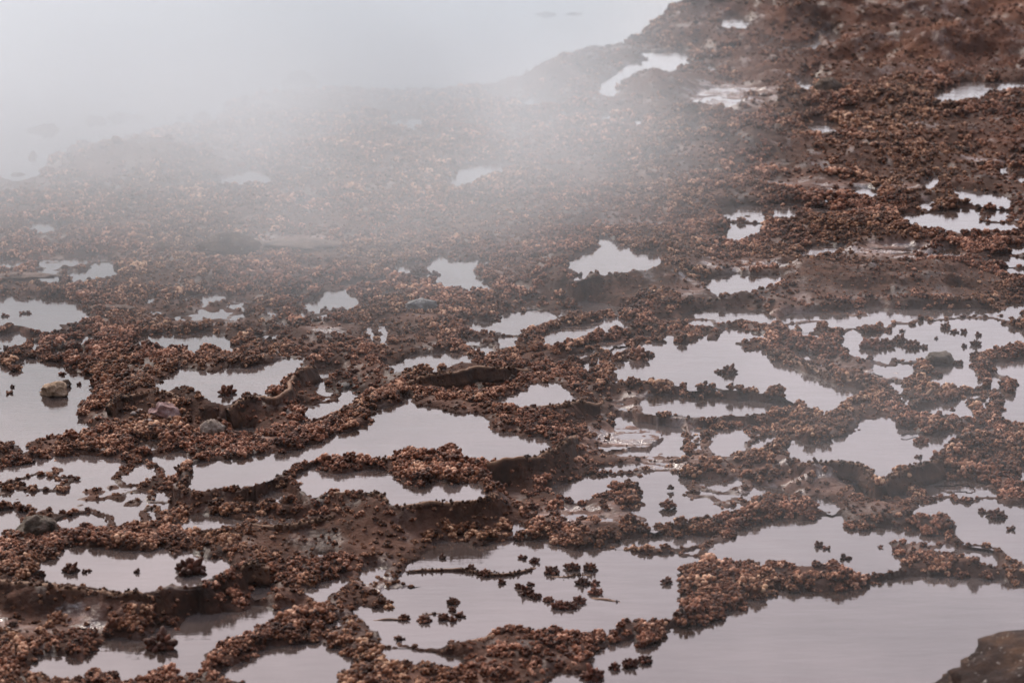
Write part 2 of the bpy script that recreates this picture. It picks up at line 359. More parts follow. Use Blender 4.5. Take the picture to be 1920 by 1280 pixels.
P('1290,605;1330,603;1345,612;1330,618;1297,614')
P('1390,605;1408,606;1410,614;1398,616')
P('1310,526;1347,521;1381,516;1398,517;1428,519;1465,519;1458,527;1448,537;1414,544;1398,546;1377,544;1364,551;1344,553;1330,541', 0.02, key='L')
P('1336,437;1362,432;1370,420;1395,424;1432,427;1420,440;1400,447;1372,452;1355,446')
P('1495,477;1515,470;1522,465;1562,464;1569,467;1589,462;1582,467;1555,474;1525,480')
P('1744,480;1764,470;1797,469;1807,480;1814,485;1797,484;1770,480')
P('1848,490;1868,482;1891,484;1935,490;1935,495;1871,495')
P('1880,468;1960,458;1960,468;1895,473')
P('1871,509;1895,505;1960,510;1960,524;1905,524;1891,517')
P('1764,548;1797,537;1834,544;1851,551;1817,553;1780,554', 0, 'f')
P('1414,497;1448,493;1500,493;1535,503;1480,506;1430,503', 0, 'f')
P('1600,460;1650,455;1720,460;1760,465;1740,478;1690,486;1620,476', 0, 'f')
P('1060,501;1070,494;1093,480;1107,475;1120,467;1124,450;1144,447;1154,455;1157,464;1177,464;1191,472;1211,470;1231,480;1241,492;1251,499;1231,501;1211,504;1184,509;1164,512;1151,509;1130,514;1120,509;1104,507;1090,521;1077,526;1077,507', 0.07, key='M')
P('741,494;764,497;801,499;808,485;828,482;842,494;875,492;895,489;925,490;919,497;892,501;892,514;902,527;919,537;915,543;889,543;868,537;842,543;821,531;798,527;774,527;754,521;741,510', 0.01, key='N')
P('865,605;882,603;902,605;929,603;939,588;962,586;986,588;1010,586;1026,588;1043,595;1057,601;1043,608;1026,605;1006,611;1003,621;976,625;936,625;902,623;872,616')
P('1013,628;1036,618;1060,615;1077,611;1090,613;1117,605;1130,596;1157,598;1177,601;1194,610;1184,615;1144,621;1120,623;1104,633;1073,642;1050,648;1020,655;1010,645', 0.01)
P('936,632;976,632;973,645;942,648;936,655')
P('875,632;902,638;895,645;875,645')
P('721,682;758,679;781,668;808,668;835,662;855,667;882,672;885,679;855,682;835,689;828,702;801,695;795,685;774,687;764,695;741,699', 0.02)
P('929,764;942,749;976,736;983,732;996,722;1043,721;1057,726;1067,739;1087,744;1060,756;1026,761;976,764', 0.058, key='O')
P('882,729;909,729;929,732;909,742;889,736')
P('1036,675;1063,675;1090,665;1120,658;1110,667;1073,675;1050,684')
P('1080,685;1110,680;1114,695;1107,705;1080,702')
P('1050,583;1063,583;1063,592;1050,592')
P('272,558;286,551;302,556;292,564;275,566')
P('494,581;524,578;531,586;511,595;500,591')
P('561,588;588,598;618,591;618,605;571,601')
P('524,556;551,548;584,551;571,558')
P('707,611;721,609;727,620;725,645;717,643;714,625')
P('47,430;60,420;100,418;135,425;100,432;70,438')
P('-60,492;0,491;27,490;55,495;40,503;0,510;-60,510')
P('1750,193;1754,175;1777,168;1804,161;1834,160;1878,161;1990,158;2080,160;2080,170;1885,173;1851,181;1811,190;1760,196', key='TR')
P('1482,160;1502,151;1529,153;1530,165;1512,170')
P('1502,237;1529,233;1566,235;1592,245;1572,249;1555,250;1545,259;1522,249')
P('1235,262;1262,252;1285,245;1306,240;1307,252;1290,258;1265,264')
P('1347,50;1361,37;1381,32;1408,40;1398,52;1374,54')
P('1482,86;1515,84;1535,77;1542,84;1522,92;1498,94')
P('1542,64;1562,62;1579,72;1559,76')
P('1327,121;1337,126;1351,133;1334,134')
P('1250,205;1280,195;1290,172;1340,158;1381,158;1424,168;1461,183;1414,188;1398,202;1347,203', 0, 'f')
P('1784,353;1804,359;1844,366;1878,370;1901,380;1895,388;1864,385;1831,380;1797,368')
P('1592,362;1620,358;1655,362;1640,368;1610,368')
P('1727,347;1747,335;1764,334;1762,342;1740,350')
P('1871,316;1890,312;1905,318;1898,328;1880,325')
P('1905,330;1950,325;1950,342;1915,340')
P('1710,386;1750,381;1757,386;1733,391')
P('1841,405;1878,396;1895,402;1885,410;1850,409')
P('1542,372;1555,368;1572,372;1560,380;1545,378')
P('1441,395;1452,391;1480,396;1502,400;1490,404;1465,402;1450,408')
P('1560,405;1575,398;1590,403;1575,407')
P('1120,175;1124,158;1144,151;1164,134;1191,121;1211,114;1198,101;1231,107;1258,101;1280,97;1295,105;1290,118;1276,126;1255,132;1220,130;1190,136;1165,150;1160,170;1145,178')
P('838,343;848,326;875,312;902,312;942,311;966,311;942,322;915,329;902,339;868,346')
P('1117,228;1137,218;1164,217;1140,229')
P('1177,232;1195,228;1211,222;1204,232;1190,236')
P('965,203;1003,185;1033,185;1050,195;1036,202;1000,200')
P('714,235;741,228;791,228;801,238;760,242')
P('370,343;437,333;470,319;504,329;521,339;470,346')
P('540,385;578,376;600,375;565,390')
# shallow wet flats, half water half sinter
P('1110,800;1180,792;1270,800;1290,820;1240,850;1140,856;1090,840', 0, 'f')
P('1040,950;1110,948;1180,962;1190,985;1120,992;1050,985;1000,965', 0, 'f')
P('1470,668;1560,672;1640,690;1690,705;1640,720;1560,700;1490,685', 0, 'f')
P('690,1075;740,1062;780,1085;760,1110;700,1105', 0, 'f')
P('1720,905;1790,895;1860,905;1870,930;1780,932;1720,925', 0, 'f')
P('640,1150;700,1150;740,1190;700,1210;660,1190', 0, 'f')

for c_ in ['-80,868;20,860;110,845;210,850;300,880;345,930;330,975;260,1000;120,1000;40,1020;-80,1020', '200,870;330,830;420,850;430,862;350,885;340,925;240,940;190,900',
           '470,915;540,905;600,935;560,965;440,962;380,945', '560,690;640,680;700,700;690,740;640,775;590,752;560,720', '-80,625;60,615;200,640;160,690;60,660;-80,700',
           '1150,640;1240,655;1290,690;1240,720;1120,712;1080,690', '1280,790;1400,780;1480,800;1470,850;1340,870;1270,840', '1840,690;1900,700;1900,790;1840,800;1800,740',
           '1640,660;1700,665;1745,690;1740,720;1660,715;1610,700', '1440,590;1620,570;1800,575;1940,560;1940,610;1760,610;1600,625;1480,640', '1250,880;1420,900;1480,930;1400,960;1290,970;1240,930',
           '1260,1000;1340,1010;1330,1060;1290,1110;1250,1060', '1650,900;1760,890;1880,900;1900,940;1760,960;1680,945', '840,620;900,640;1010,650;990,690;880,690', '640,1080;700,1060;760,1070;790,1100;700,1140;640,1130',
           '40,480;200,470;260,510;180,545;60,540', '660,590;740,600;740,660;680,660', '1660,405;1800,385;1940,400;1940,440;1800,450;1680,440', '1330,385;1500,380;1620,400;1500,430;1340,415',
           '1080,870;1250,862;1340,900;1240,912;1100,900', '960,560;1100,560;1220,580;1160,605;1040,595;940,590', '640,1150;740,1130;800,1160;760,1215;660,1200', '240,560;420,545;520,575;440,612;280,605',
           '560,530;740,520;760,560;620,610;540,590', '420,600;560,600;560,640;470,650;430,630', '1130,770;1290,785;1320,870;1260,885;1120,860', '1360,890;1470,905;1530,930;1500,945;1400,935', '1560,890;1700,905;1700,960;1600,940', '1700,1010;1800,1000;1900,1045;1880,1070;1760,1050', '1050,640;1180,625;1280,630;1180,655;1080,668', '1290,575;1440,570;1480,610;1330,620;1200,605']:
    P(c_, 0.0, 'c')

SL = 0.012
def base_plane(Y):
    return SL * (np.minimum(Y, 34) - 8.0)
WALLED = []
def outline_dist(pt, poly):
    """pixel distance from a point to an outline"""
    a = np.array(poly, float); b = np.roll(a, -1, 0); e = b - a
    t = np.clip(((pt - a) * e).sum(1) / ((e ** 2).sum(1) + 1e-9), 0, 1)
    return np.sqrt((((a + e * t[:, None]) - pt) ** 2).sum(1)).min()
for i, p in enumerate(POOLS):
    cx = sum(a for a, b in p['pts']) / len(p['pts']); cy_ = sum(b for a, b in p['pts']) / len(p['pts'])
    p['c'] = (cx, cy_)
    if p['flag'] == 'L': p['z'] = 0.10
    else:
        Yc = unproj(cx, cy_, 0.05)[1]
        p['z'] = float(base_plane(Yc)) + p['dz']
TRUE = [p for p in POOLS if p['flag'] in ('', 'L')]
for p in POOLS:
    if p['flag'] in ('f', 'c'):      # shallows take the level of the pool beside them
        c = np.array(p['c']); q = min([t for t in TRUE if t['dz'] <= 0.02 and t['flag'] == ''], key=lambda q: min(np.hypot(*(np.array(v) - c)) for v in q['pts']))
        if outline_dist(c, q['pts']) < 120: p['z'] = min(q['z'] - 0.0015, p['z'] + 0.004)
for i, p in enumerate(POOLS):
    # outward normals in the picture: rims stand above the near edge, and their mirror image hides the far edge
    pts = p['pts']; n = len(pts); cy_ = p['c'][1]
    area = sum(pts[k][0] * pts[(k + 1) % n][1] - pts[(k + 1) % n][0] * pts[k][1] for k in range(n)) / 2
    W = []
    for k in range(n):
        a, b, c = pts[k - 1], pts[k], pts[(k + 1) % n]
        tx, ty = c[0] - a[0], c[1] - a[1]
        nx, ny = ty, -tx
        if area < 0: nx, ny = -nx, -ny
        l = math.hypot(nx, ny) + 1e-9
        h = 0.0
        if p['flag'] == '':
            h = 0.0070 + 0.016 * min(1.0, max(0.0, (560 - cy_) / 260.0))
            m = unproj(b[0], b[1], 0)[1] * 1.04 * T_H / 960
            for q in TRUE:
                if q is p or abs(q['c'][1] - cy_) > 200: continue
                g = outline_dist(np.array(b, float), q['pts'])
                if g < 60: h = min(h, max(0.0, 0.40 * (g * m - abs(q['z'] - p['z']))))
        W.append(unproj(b[0], b[1], p['z'] + h * ny / l))
    p['w'] = np.array(W)

# ------------------------------------------------------------------ terrain height field
def WID(Y): return np.maximum(Y, 5.0) * 0.235
NU, NV = 950, 1080
U = np.concatenate([[-8, -4, -3, -2, -1.5, -1.15], np.linspace(-1, 1, NU), [1.15, 1.5, 2, 3, 4, 8]])
Y0, Y1 = 7.3, 34.0
YG = Y0 * (Y1 / Y0) ** np.linspace(0, 1, NV)
YV = np.concatenate([[-60, -20, 0, 3, 5, 6, 6.8], YG, [35.5, 38, 45, 60, 90, 150, 220]])
UU, YY = np.meshgrid(U, YV)
XX = UU * WID(YY)

ROI = (YY > Y0 - 1) & (YY < Y1 + 1) & (np.abs(UU) < 1.2)
# warped coordinates give every shore its crumbly outline
wx = fbm(XX, YY, 9, 3, 5); wy = fbm(XX, YY, 9, 3, 25)
wf = fbm(XX, YY, 34, 2, 45)
SX = XX + 0.020 * wx + 0.010 * wf
SY = YY + 0.045 * wy + 0.018 * fbm(XX, YY, 30, 2, 65)

def seg_dist(px, py, poly):
    d2 = np.full(px.shape, 1e9); inside = np.zeros(px.shape, bool)
    n = len(poly)
    for k in range(n):
        ax, ay = poly[k]; bx, by = poly[(k + 1) % n]
        ex, ey = bx - ax, by - ay
        t = np.clip(((px - ax) * ex + (py - ay) * ey) / (ex * ex + ey * ey + 1e-12), 0, 1)
        dx, dy = px - ax - t * ex, py - ay - t * ey
        d2 = np.minimum(d2, dx * dx + dy * dy)
        cond = (ay > py) != (by > py)
        if abs(by - ay) > 1e-9:
            xi = ax + (py - ay) * ex / (by - ay)
            inside ^= cond & (px < xi)
    d = np.sqrt(d2)
    return np.where(inside, -d, d)

shape = XX.shape
BP = base_plane(YY)
w_sum = np.full(shape, 1.0 / 0.22 ** 3); wz_sum = w_sum * BP
skirt = np.full(shape, -9.0)
dmin = np.full(shape, 1.0); near_z = BP.copy(); near_flag = np.zeros(shape, int)
MAR = 0.60
for i, p in enumerate(POOLS):
    if p['flag'] in ('f', 'c'): continue
    w = p['w']; x0, y0 = w.min(0) - MAR; x1, y1 = w.max(0) + MAR
    m = (XX > x0) & (XX < x1) & (YY > y0) & (YY < y1)
    if not m.any(): continue
    d = seg_dist(SX[m], SY[m], w)
    dd = np.maximum(d, 0) + 0.012
    ww = 1.0 / dd ** 3
    w_sum[m] += ww; wz_sum[m] += ww * p['z']
    if p['dz'] > 0.015:
        skirt[m] = np.maximum(skirt[m], np.where(d > -0.02, p['z'] + 0.006 - np.maximum(0, d - 0.022) * 2.6, -9))
    cur = dmin[m]; closer = d < cur
    dmin[m] = np.where(closer, d, cur)
    nz = near_z[m]; nz[closer] = p['z']; near_z[m] = nz
    nf = near_flag[m]; nf[closer] = {'': 1, 'L': 3}[p['flag']]; near_flag[m] = nf
sh_id = np.full(shape, -1); sh_w = np.zeros(shape); sh_z = np.zeros(shape); sh_c = np.zeros(shape)
for p in POOLS:
    if p['flag'] not in ('f', 'c'): continue
    w = p['w']; x0, y0 = w.min(0) - .2; x1, y1 = w.max(0) + .2
    m = (XX > x0) & (XX < x1) & (YY > y0) & (YY < y1)
    if not m.any(): continue
    d = seg_dist(SX[m], SY[m], w); wt = np.clip(-d / 0.07, 0, 1)
    ww = 0.7 / (np.maximum(d, 0) + 0.03) ** 3
    w_sum[m] += ww; wz_sum[m] += ww * (p['z'] + 0.002)
    wt = wt * wt * (3 - 2 * wt)
    up_ = wt > sh_w[m]
    for A_, v_ in ((sh_w, wt), (sh_z, np.full(wt.shape, p['z'])), (sh_c, np.full(wt.shape, 1.0 if p['flag'] == 'c' else 0.0)), (sh_id, np.full(wt.shape, POOLS.index(p)))):
        t_ = A_[m]; t_[up_] = v_[up_]; A_[m] = t_

# land cover areas: (cx, cy, rx, ry, strength, kind) in photo pixels; b bare wall stone, p pale flat, m rust moss, s smooth
AREAS = [
 (985, 885, 110, 22, 1, 'b'), (780, 972, 190, 20, 1, 'b'), (560, 1004, 110, 18, .9, 'b'), (450, 990, 110, 9, .8, 'b'), (1040, 782, 110, 18, 1, 'b'),
 (1150, 545, 150, 20, 1, 'b'), (450, 780, 110, 18, 1, 'b'), (570, 735, 30, 35, .8, 'b'), (300, 762, 60, 14, .9, 'b'), (870, 705, 120, 14, .8, 'b'),
 (1650, 530, 200, 32, 1, 'b'), (1700, 886, 70, 14, .9, 'b'), (1560, 878, 70, 14, .9, 'b'), (330, 1140, 180, 16, 1, 'b'), (100, 1135, 160, 20, 1, 'b'),
 (80, 1165, 120, 22, .9, 'p'), (560, 1035, 90, 20, .7, 'b'), (1180, 825, 110, 36, .8, 'p'), (1100, 970, 110, 24, .8, 'p'), (1420, 895, 110, 24, .6, 'p'),
 (1600, 695, 110, 22, .8, 'p'), (1400, 505, 110, 14, .7, 'p'), (1680, 470, 120, 16, .8, 'p'), (1600, 350, 160, 10, .8, 'p'), (1380, 180, 100, 26, .9, 'p'),
 (1850, 305, 60, 10, .5, 'p'), (620, 620, 60, 14, .8, 'p'), (650, 1180, 60, 40, .4, 'p'), (900, 1215, 120, 12, .8, 'b'), (720, 1080, 60, 30, .7, 'p'),
 (990, 940, 60, 14, .5, 'b'), (1290, 550, 120, 16, .6, 'p'), (540, 450, 120, 12, .7, 'p'), (1050, 575, 120, 16, .6, 'b'), (1240, 795, 80, 10, .5, 'p'),
 (1720, 80, 330, 62, 1, 'm'), (1900, 60, 200, 90, 1, 'm'), (1450, 60, 200, 50, .9, 'm'), (1200, 150, 150, 70, .8, 'm'), (1900, 270, 90, 20, .6, 'm'),
 (1560, 315, 120, 16, .8, 'b'), (1480, 290, 100, 9, .6, 'b'), (260, 310, 200, 28, .8, 'm'), (20, 355, 90, 18, .7, 'm'), (1000, 150, 120, 50, .8, 'm'), (600, 200, 200, 30, .7, 'm'),
 (1550, 590, 200, 14, .5, 'p'), (1500, 120, 160, 40, .6, 'm'), (1850, 250, 120, 20, .6, 'b'), (1270, 860, 120, 30, .7, 'p'), (1500, 905, 110, 24, .7, 'p'), (1220, 760, 90, 20, .5, 'p'), (1340, 930, 60, 18, .4, 'p'), (1020, 600, 60, 10, .5, 'p')]
cov = {k: np.zeros(shape) for k in 'bpm'}
for cx, cy_, rx, ry, s, k in AREAS:
    zc = float(base_plane(unproj(cx, cy_, 0.05)[1])) + 0.01
    X_, Y_ = unproj(cx, cy_, zc); Xr = abs(unproj(cx + rx, cy_, zc)[0] - X_)
    Yf = unproj(cx, cy_ - ry, zc)[1] - Y_; Yn = Y_ - unproj(cx, cy_ + ry, zc)[1]
    dy = YY - Y_
    q = ((XX - X_) / Xr) ** 2 + (dy / np.where(dy > 0, Yf, Yn)) ** 2
    cov[k] = np.maximum(cov[k], s * np.clip(1.6 - 1.2 * q + 0.5 * fbm(XX, YY, 5, 4, 90), 0, 1))
clear_near = np.clip((dmin - 0.015) / 0.06, 0, 1)   # the knobbly crust keeps to the shores
cov_bare = np.clip(np.maximum(np.maximum(cov['b'], cov['p'] * 0.92), cov['m'] * 0.97), 0, 1)

n1 = fbm(XX, YY, 2.2, 5, 110); n2 = fbm(XX, YY, 11, 4, 130); n3 = fbm(XX, YY, 45, 3, 150)
nst = fbm(XX * 0.55, YY * 1.5, 16, 5, 170, 0.6)
B = wz_sum / w_sum
far = np.clip((YY - 13) / 10, 0, 1)
inland = np.clip(dmin / (0.22 + 0.35 * far), 0, 1)
T = B + 0.003 + np.clip(dmin, 0, 0.05) * 0.15 + 0.010 * np.exp(-((dmin - 0.035) / 0.022) ** 2) * np.clip(0.6 + 1.2 * n2, 0, 1.4)
T = T + inland * (0.020 + 0.045 * far) * (n1 + 0.35) + np.clip(dmin / 0.05, 0, 1) * (0.007 * n2 + 0.0025 * n3)
T = T + inland * far * cov['m'] * 0.05 * (n1 + 0.4)
bil = 1 - np.abs(fbm(XX * 0.7, YY * 0.55, 2.6, 3, 210)) * 2.6
stp = np.clip(fbm(XX * 0.55, YY * 0.5, 1.5, 4, 230) / 0.10 + 0.5, 0, 1)
T = T + np.clip(dmin / 0.30, 0, 1) * far * 0.050 * stp * stp * (3 - 2 * stp) * (0.4 + 0.6 * np.clip(XX + 0.5, 0, 1))
T = T + np.clip(dmin / 0.25, 0, 1) * (0.25 + 0.75 * far) * (0.055 + 0.04 * np.clip(XX, 0, 1)) * np.clip(bil, -0.3, 1)
# moss mounds and swells of the far right and the two long mounds in the middle distance
for cx, cy_, rx, ry, hgt in [(1820, 88, 220, 30, .10), (1500, 45, 110, 18, .14), (1650, 518, 190, 24, .045), (1530, 518, 50, 18, .02), (1780, 505, 90, 18, .02), (1790, 500, 40, 12, .02),
                             (250, 300, 150, 22, .10), (1120, 140, 90, 26, .10), (1500, 130, 90, 16, .06), (1400, 275, 190, 20, .08), (1560, 222, 90, 10, .05), (1050, 150, 60, 18, .08), (1230, 165, 60, 16, .07)]:
    zc = float(base_plane(unproj(cx, cy_, 0.05)[1])) + 0.02
    X_, Y_ = unproj(cx, cy_ + ry * 0.3, zc); Xr = abs(unproj(cx + rx, cy_, zc)[0] - X_)
    Yf = max(unproj(cx, cy_ - ry * 0.7, zc)[1] - Y_, 0.12); Yn = max(Y_ - unproj(cx, cy_ + ry * 1.15, zc)[1], 0.08)
    q = ((XX - X_) / Xr) ** 2 + ((YY - Y_) / np.where(YY > Y_, Yf, Yn)) ** 2 * np.where(YY > Y_, 1, 1.8)
    T = T + hgt * np.exp(-q * 1.3) * np.clip(dmin / 0.30, 0, 1) * (1 + 0.4 * n2)
T = np.maximum(T, skirt + 0.004 * n2)
inside = dmin < 0
flat_n = 0.0005 + 0.014 * nst + 0.004 * n3
crusty = -0.0035 - 0.010 * np.clip(XX * 3, 0, 1) + 0.030 * fbm(XX, YY * 0.8, 7.5, 3, 190) + 0.012 * fbm(XX, YY, 22, 2, 195)
shT = sh_z + np.where(sh_c > 0.5, crusty, flat_n)
T = np.where(~inside, T * (1 - sh_w) + shT * sh_w, T)
band = (~inside) & (sh_w > 0) & (sh_w < 0.35)
T = np.where(band, np.maximum(T, sh_z + 0.003 + 0.002 * n3), T)
T = np.where(~inside & (sh_w > 0) & (dmin < 0.03), np.maximum(T, np.maximum(near_z, sh_z) + 0.003), T)
deep = near_z - np.minimum(0.05, -dmin * 0.55)
T = np.where(inside, np.minimum(deep, near_z - 0.0005), T)
wet = np.where(~inside & (sh_w > 0.5), T - sh_z, 1.0)
# lake keeps a few low reefs
T = np.where(inside & (near_flag == 3), near_z - np.minimum(0.06, -dmin * 0.3), T)
for cx, cy_, rx, ry, hgt in [(85, 246, 42, 5, .055), (180, 228, 30, 5, .04), (245, 222, 60, 4, .04), (60, 295, 12, 3, .03), (350, 222, 60, 6, .05), (30, 326, 30, 3, .04), (130, 262, 12, 4, .03),
                             (560, 158, 40, 6, .05), (1060, 28, 70, 3, .03), (1130, 80, 30, 3, .03)]:
    X_, Y_ = unproj(cx, cy_, 0.10); Xr = abs(unproj(cx + rx, cy_, 0.10)[0] - X_); Yr = max(abs(unproj(cx, cy_ - ry, 0.10)[1] - Y_), 0.1)
    q = ((XX - X_) / Xr) ** 2 + ((YY - Y_) / Yr) ** 2
    T = np.where(near_flag == 3, np.maximum(T, 0.10 - 0.06 + (0.045 + hgt) * np.exp(-q) * (1 + 0.7 * n2 + 0.9 * fbm(XX, YY * 0.6, 5, 4, 401))), T)

V = np.stack([XX.ravel(), YY.ravel(), T.ravel()], 1)
nr, nc = shape
idx = np.arange(nr * nc).reshape(nr, nc)
F = np.stack([idx[:-1, :-1], idx[:-1, 1:], idx[1:, 1:], idx[1:, :-1]], -1).reshape(-1, 4)
ground = mesh_np('ground', V, F, M_ground)
tag(ground, kind='structure')
col = np.zeros((nr * nc, 4), np.float32); col[:, 3] = 1
pale = np.clip(cov['p'] * 1.1 + 0.35 * (sh_w > 0.5) * (sh_c < 0.5), 0, 1) * np.clip(0.55 + 0.9 * nst, 0, 1)
col[:, 0] = pale.ravel()
col[:, 1] = np.clip(cov['m'] * 1.2, 0, 1).ravel()
col[:, 2] = np.clip(cov['b'] * 1.2, 0, 1).ravel()
wea = ground.data.attributes.new('wet_edge', 'FLOAT', 'POINT'); wea.data.foreach_set('value', np.clip(np.exp(-np.maximum(dmin, 0) / 0.03), 0, 1).astype(np.float32).ravel())
ca = ground.data.color_attributes.new('kind_col', 'FLOAT_COLOR', 'POINT')
ca.data.foreach_set('color', col.ravel())

def sample(A, x, y):
    """bilinear read of a grid array at world points"""
    x = np.asarray(x, float); y = np.asarray(y, float)
    v = np.log(np.clip(y, Y0, Y1) / Y0) / math.log(Y1 / Y0) * (NV - 1)
    u = (np.clip(x / WID(y), -1, 1) + 1) / 2 * (NU - 1)
    u0 = np.clip(np.floor(u).astype(int), 0, NU - 2); v0 = np.clip(np.floor(v).astype(int), 0, NV - 2)
    fu, fv = u - u0, v - v0
    a, b = u0 + 6, v0 + 7
    return (A[b, a] * (1 - fu) + A[b, a + 1] * fu) * (1 - fv) + (A[b + 1, a] * (1 - fu) + A[b + 1, a + 1] * fu) * fv

# ------------------------------------------------------------------ water: one sheet per pool
def pool_mesh(p, grow):
    w = p['w']; n = len(w)
    area = sum(w[k][0] * w[(k + 1) % n][1] - w[(k + 1) % n][0] * w[k][1] for k in range(n))
    s = 1 if area > 0 else -1
    # finer outline, pushed outward so that it ends under the shore
    pts = []
    for k in range(n):
        a, b, c = w[k - 1], w[k], w[(k + 1) % n]
        t = c - a; nn = np.array([t[1], -t[0]]) * s; nn /= (np.linalg.norm(nn) + 1e-9)
        pts.append(b + nn * grow)
    bm = bmesh.new()
    vs = [bm.verts.new((q[0], q[1], p['z'])) for q in pts]
    es = [bm.edges.new((vs[k], vs[(k + 1) % n])) for k in range(n)]
    bmesh.ops.triangle_fill(bm, use_beauty=True, use_dissolve=False, edges=es)
    for f in bm.faces:
        if f.normal.z < 0: f.normal_flip()
    me = bpy.data.meshes.new('water'); bm.to_mesh(me); bm.free()
    me.materials.append(M_water)
    o = bpy.data.objects.new('water', me); SC.collection.objects.link(o)
    tag(o, kind='structure')
    return o
def shallow_mesh(k, p):
    sel = (sh_id == k) & (sh_w > 0.05) & (dmin > -0.004)
    fc = sel[:-1, :-1] & sel[:-1, 1:] & sel[1:, 1:] & sel[1:, :-1]
    if not fc.any(): return
    q = np.stack([idx[:-1, :-1][fc], idx[:-1, 1:][fc], idx[1:, 1:][fc], idx[1:, :-1][fc]], -1)
    used, inv = np.unique(q, return_inverse=True)
    v = V[used].copy(); v[:, 2] = p['z']
    tag(mesh_np('water', v, inv.reshape(q.shape), M_water), kind='structure')
for k_, p in enumerate(POOLS):
    if p['flag'] in ('f', 'c'):
        shallow_mesh(k_, p); continue
    g = 0.012 if p['flag'] != 'L' else 0.06
    if p['flag'] != 'L' and p['c'][1] < 560: g = 0.022
    if p['flag'] == 'f': g = 0.03
    o = pool_mesh(p, g)
    if p['flag'] == 'L': o.name = 'lake_water'; o.data.name = 'lake_water'

# ------------------------------------------------------------------ knobbly algae crust
ICO = bmesh.new(); bmesh.ops.create_icosphere(ICO, subdivisions=2, radius=1.0)
IV = np.array([v.co[:] for v in ICO.verts]); IF = np.array([[v.index for v in f.verts] for f in ICO.faces]); ICO.free()

def knob_cluster(name, n, rad, kr, seed, mat, flat=0.75, spread=1.0, long=1.12):
    """a cauliflower-like head: many blunt knobs pointing outward from a small core"""
    r = np.random.default_rng(seed); Vs, Fs, At = [], [], []
    off = 0
    for k in range(n):
        ph = k * 2.39996 + r.uniform(-.35, .35); c = 1 - (k + 0.5) / n * 1.12
        s = math.sqrt(max(0.0, 1 - c * c))
        d = np.array([math.cos(ph) * s, math.sin(ph) * s, c]) + r.normal(0, .12, 3); d /= np.linalg.norm(d)
        L = rad * r.uniform(0.66, 1.05)
        pos = d * np.array([spread, spread, flat]) * L
        size = kr * r.uniform(0.7, 1.3)
        a = d; b = np.cross(a, [0.3, 0.8, 0.52]); b /= np.linalg.norm(b); c2 = np.cross(a, b)
        loc = IV.copy()
        loc = loc * (1 + 0.08 * np.sin(IV[:, [1, 2, 0]] * r.uniform(3, 6) + r.uniform(0, 6, 3)))
        taper = 1 - 0.10 * np.clip(loc[:, 2:3], -1, 1)
        w = (loc[:, 0:1] * b + loc[:, 1:2] * c2) * size * taper + loc[:, 2:3] * a * size * long * r.uniform(.8, 1.25)
        Vs.append(w + pos); Fs.append(IF + off); off += len(IV)
        At.append(np.full(len(IV), r.uniform() ** 1.3))
    V = np.concatenate(Vs); F = np.concatenate(Fs)
    core = IV * np.array([rad * .84 * spread, rad * .84 * spread, rad * .74 * flat]); V = np.concatenate([V, core]); F = np.concatenate([F, IF + off]); At.append(np.zeros(len(IV)))
    o = mesh_np(name, V, F, mat)
    a = o.data.attributes.new('nub', 'FLOAT', 'POINT'); a.data.foreach_set('value', np.concatenate(At).astype(np.float32))
    SC.collection.objects.unlink(o)
    return o
protos = bpy.data.collections.new('algae_heads')
NVAR = 9
for k in range(NVAR):
    protos.objects.link(knob_cluster('algae_head_%d' % k, [16, 20, 25, 18, 30, 13, 22, 36, 10][k], 0.020 * [1, 1.05, 1.1, .9, 1.25, .8, 1, 1.3, .7][k],
                                     [.0054, .0056, .0052, .0062, .0055, .0060, .0048, .0054, .0068][k], 40 + k, M_crust, [.8, .7, .75, .9, .65, .9, .8, .6, 1][k]))

pts = []
def scatter(yA, yB, step, smin, smax, jitter=0.5):
    ys = np.arange(yA, yB, step)
    for y in ys:
        W_ = float(WID(y)) * 0.98
        xs = np.arange(-W_, W_, step)
        x = xs + rng.uniform(-jitter, jitter, xs.size) * step; yy = y + rng.uniform(-jitter, jitter, xs.size) * step
        d = sample(dmin, x, yy); cb = sample(cov_bare, x, yy); wt_ = sample(wet, x, yy); fc = sample(sh_w * (1 - sh_c), x, yy)
        fr = sample(far, x, yy)
        pat = fbm(x, yy, 3.2, 3, 301)
        edge = np.exp(-(np.clip(d, 0, 1) / 0.06) ** 2)
        dens = np.clip(0.92 + 0.7 * pat + 0.35 * edge + 0.25 * fr, 0, 1) * (1 - cb)
        dens = np.where(fc > 0.5, 0.16, dens)
        dens = np.where((wt_ < 0.5) & (fc < 0.5), 0.95, dens)
        grit = (rng.uniform(size=xs.size) < np.where(sample(cov['p'], x, yy) > 0.5, 0.35, 0.85)) & (cb > 0.35) & (d > 0.0)
        dens = np.where(grit, 1.0, dens)
        keep = (rng.uniform(size=xs.size) < dens) & (d > np.where(rng.uniform(size=xs.size) < 0.4, -0.012, -0.003)) & (wt_ > 0.001) & (yy > Y0 + 0.1)
        x, yy, d, edge, pat, grit = x[keep], yy[keep], d[keep], edge[keep], pat[keep], grit[keep]
        z = np.where(d < 0.0, sample(near_z, x, yy) - 0.004, sample(T, x, yy))
        s = rng.uniform(smin, smax, x.size) * (0.85 + 0.25 * edge + 0.25 * pat)
        clump = np.clip(0.85 + 0.9 * fbm(x, yy, 4.5, 3, 333), 0.45, 1.5); s = s * clump
        s = np.where((d < 0.015) | (wt_[keep] < 0.006), s * 0.56, s)
        s = np.where(grit, s * rng.uniform(0.28, 0.55, x.size), s)
        for q in range(x.size):
            pts.append((x[q], yy[q], z[q] + 0.002 * s[q], s[q]))
scatter(7.5, 10.5, 0.028, 0.5, 1.2)
scatter(10.5, 14.5, 0.031, 0.5, 1.3)
scatter(14.5, 20.0, 0.043, 0.8, 1.75)
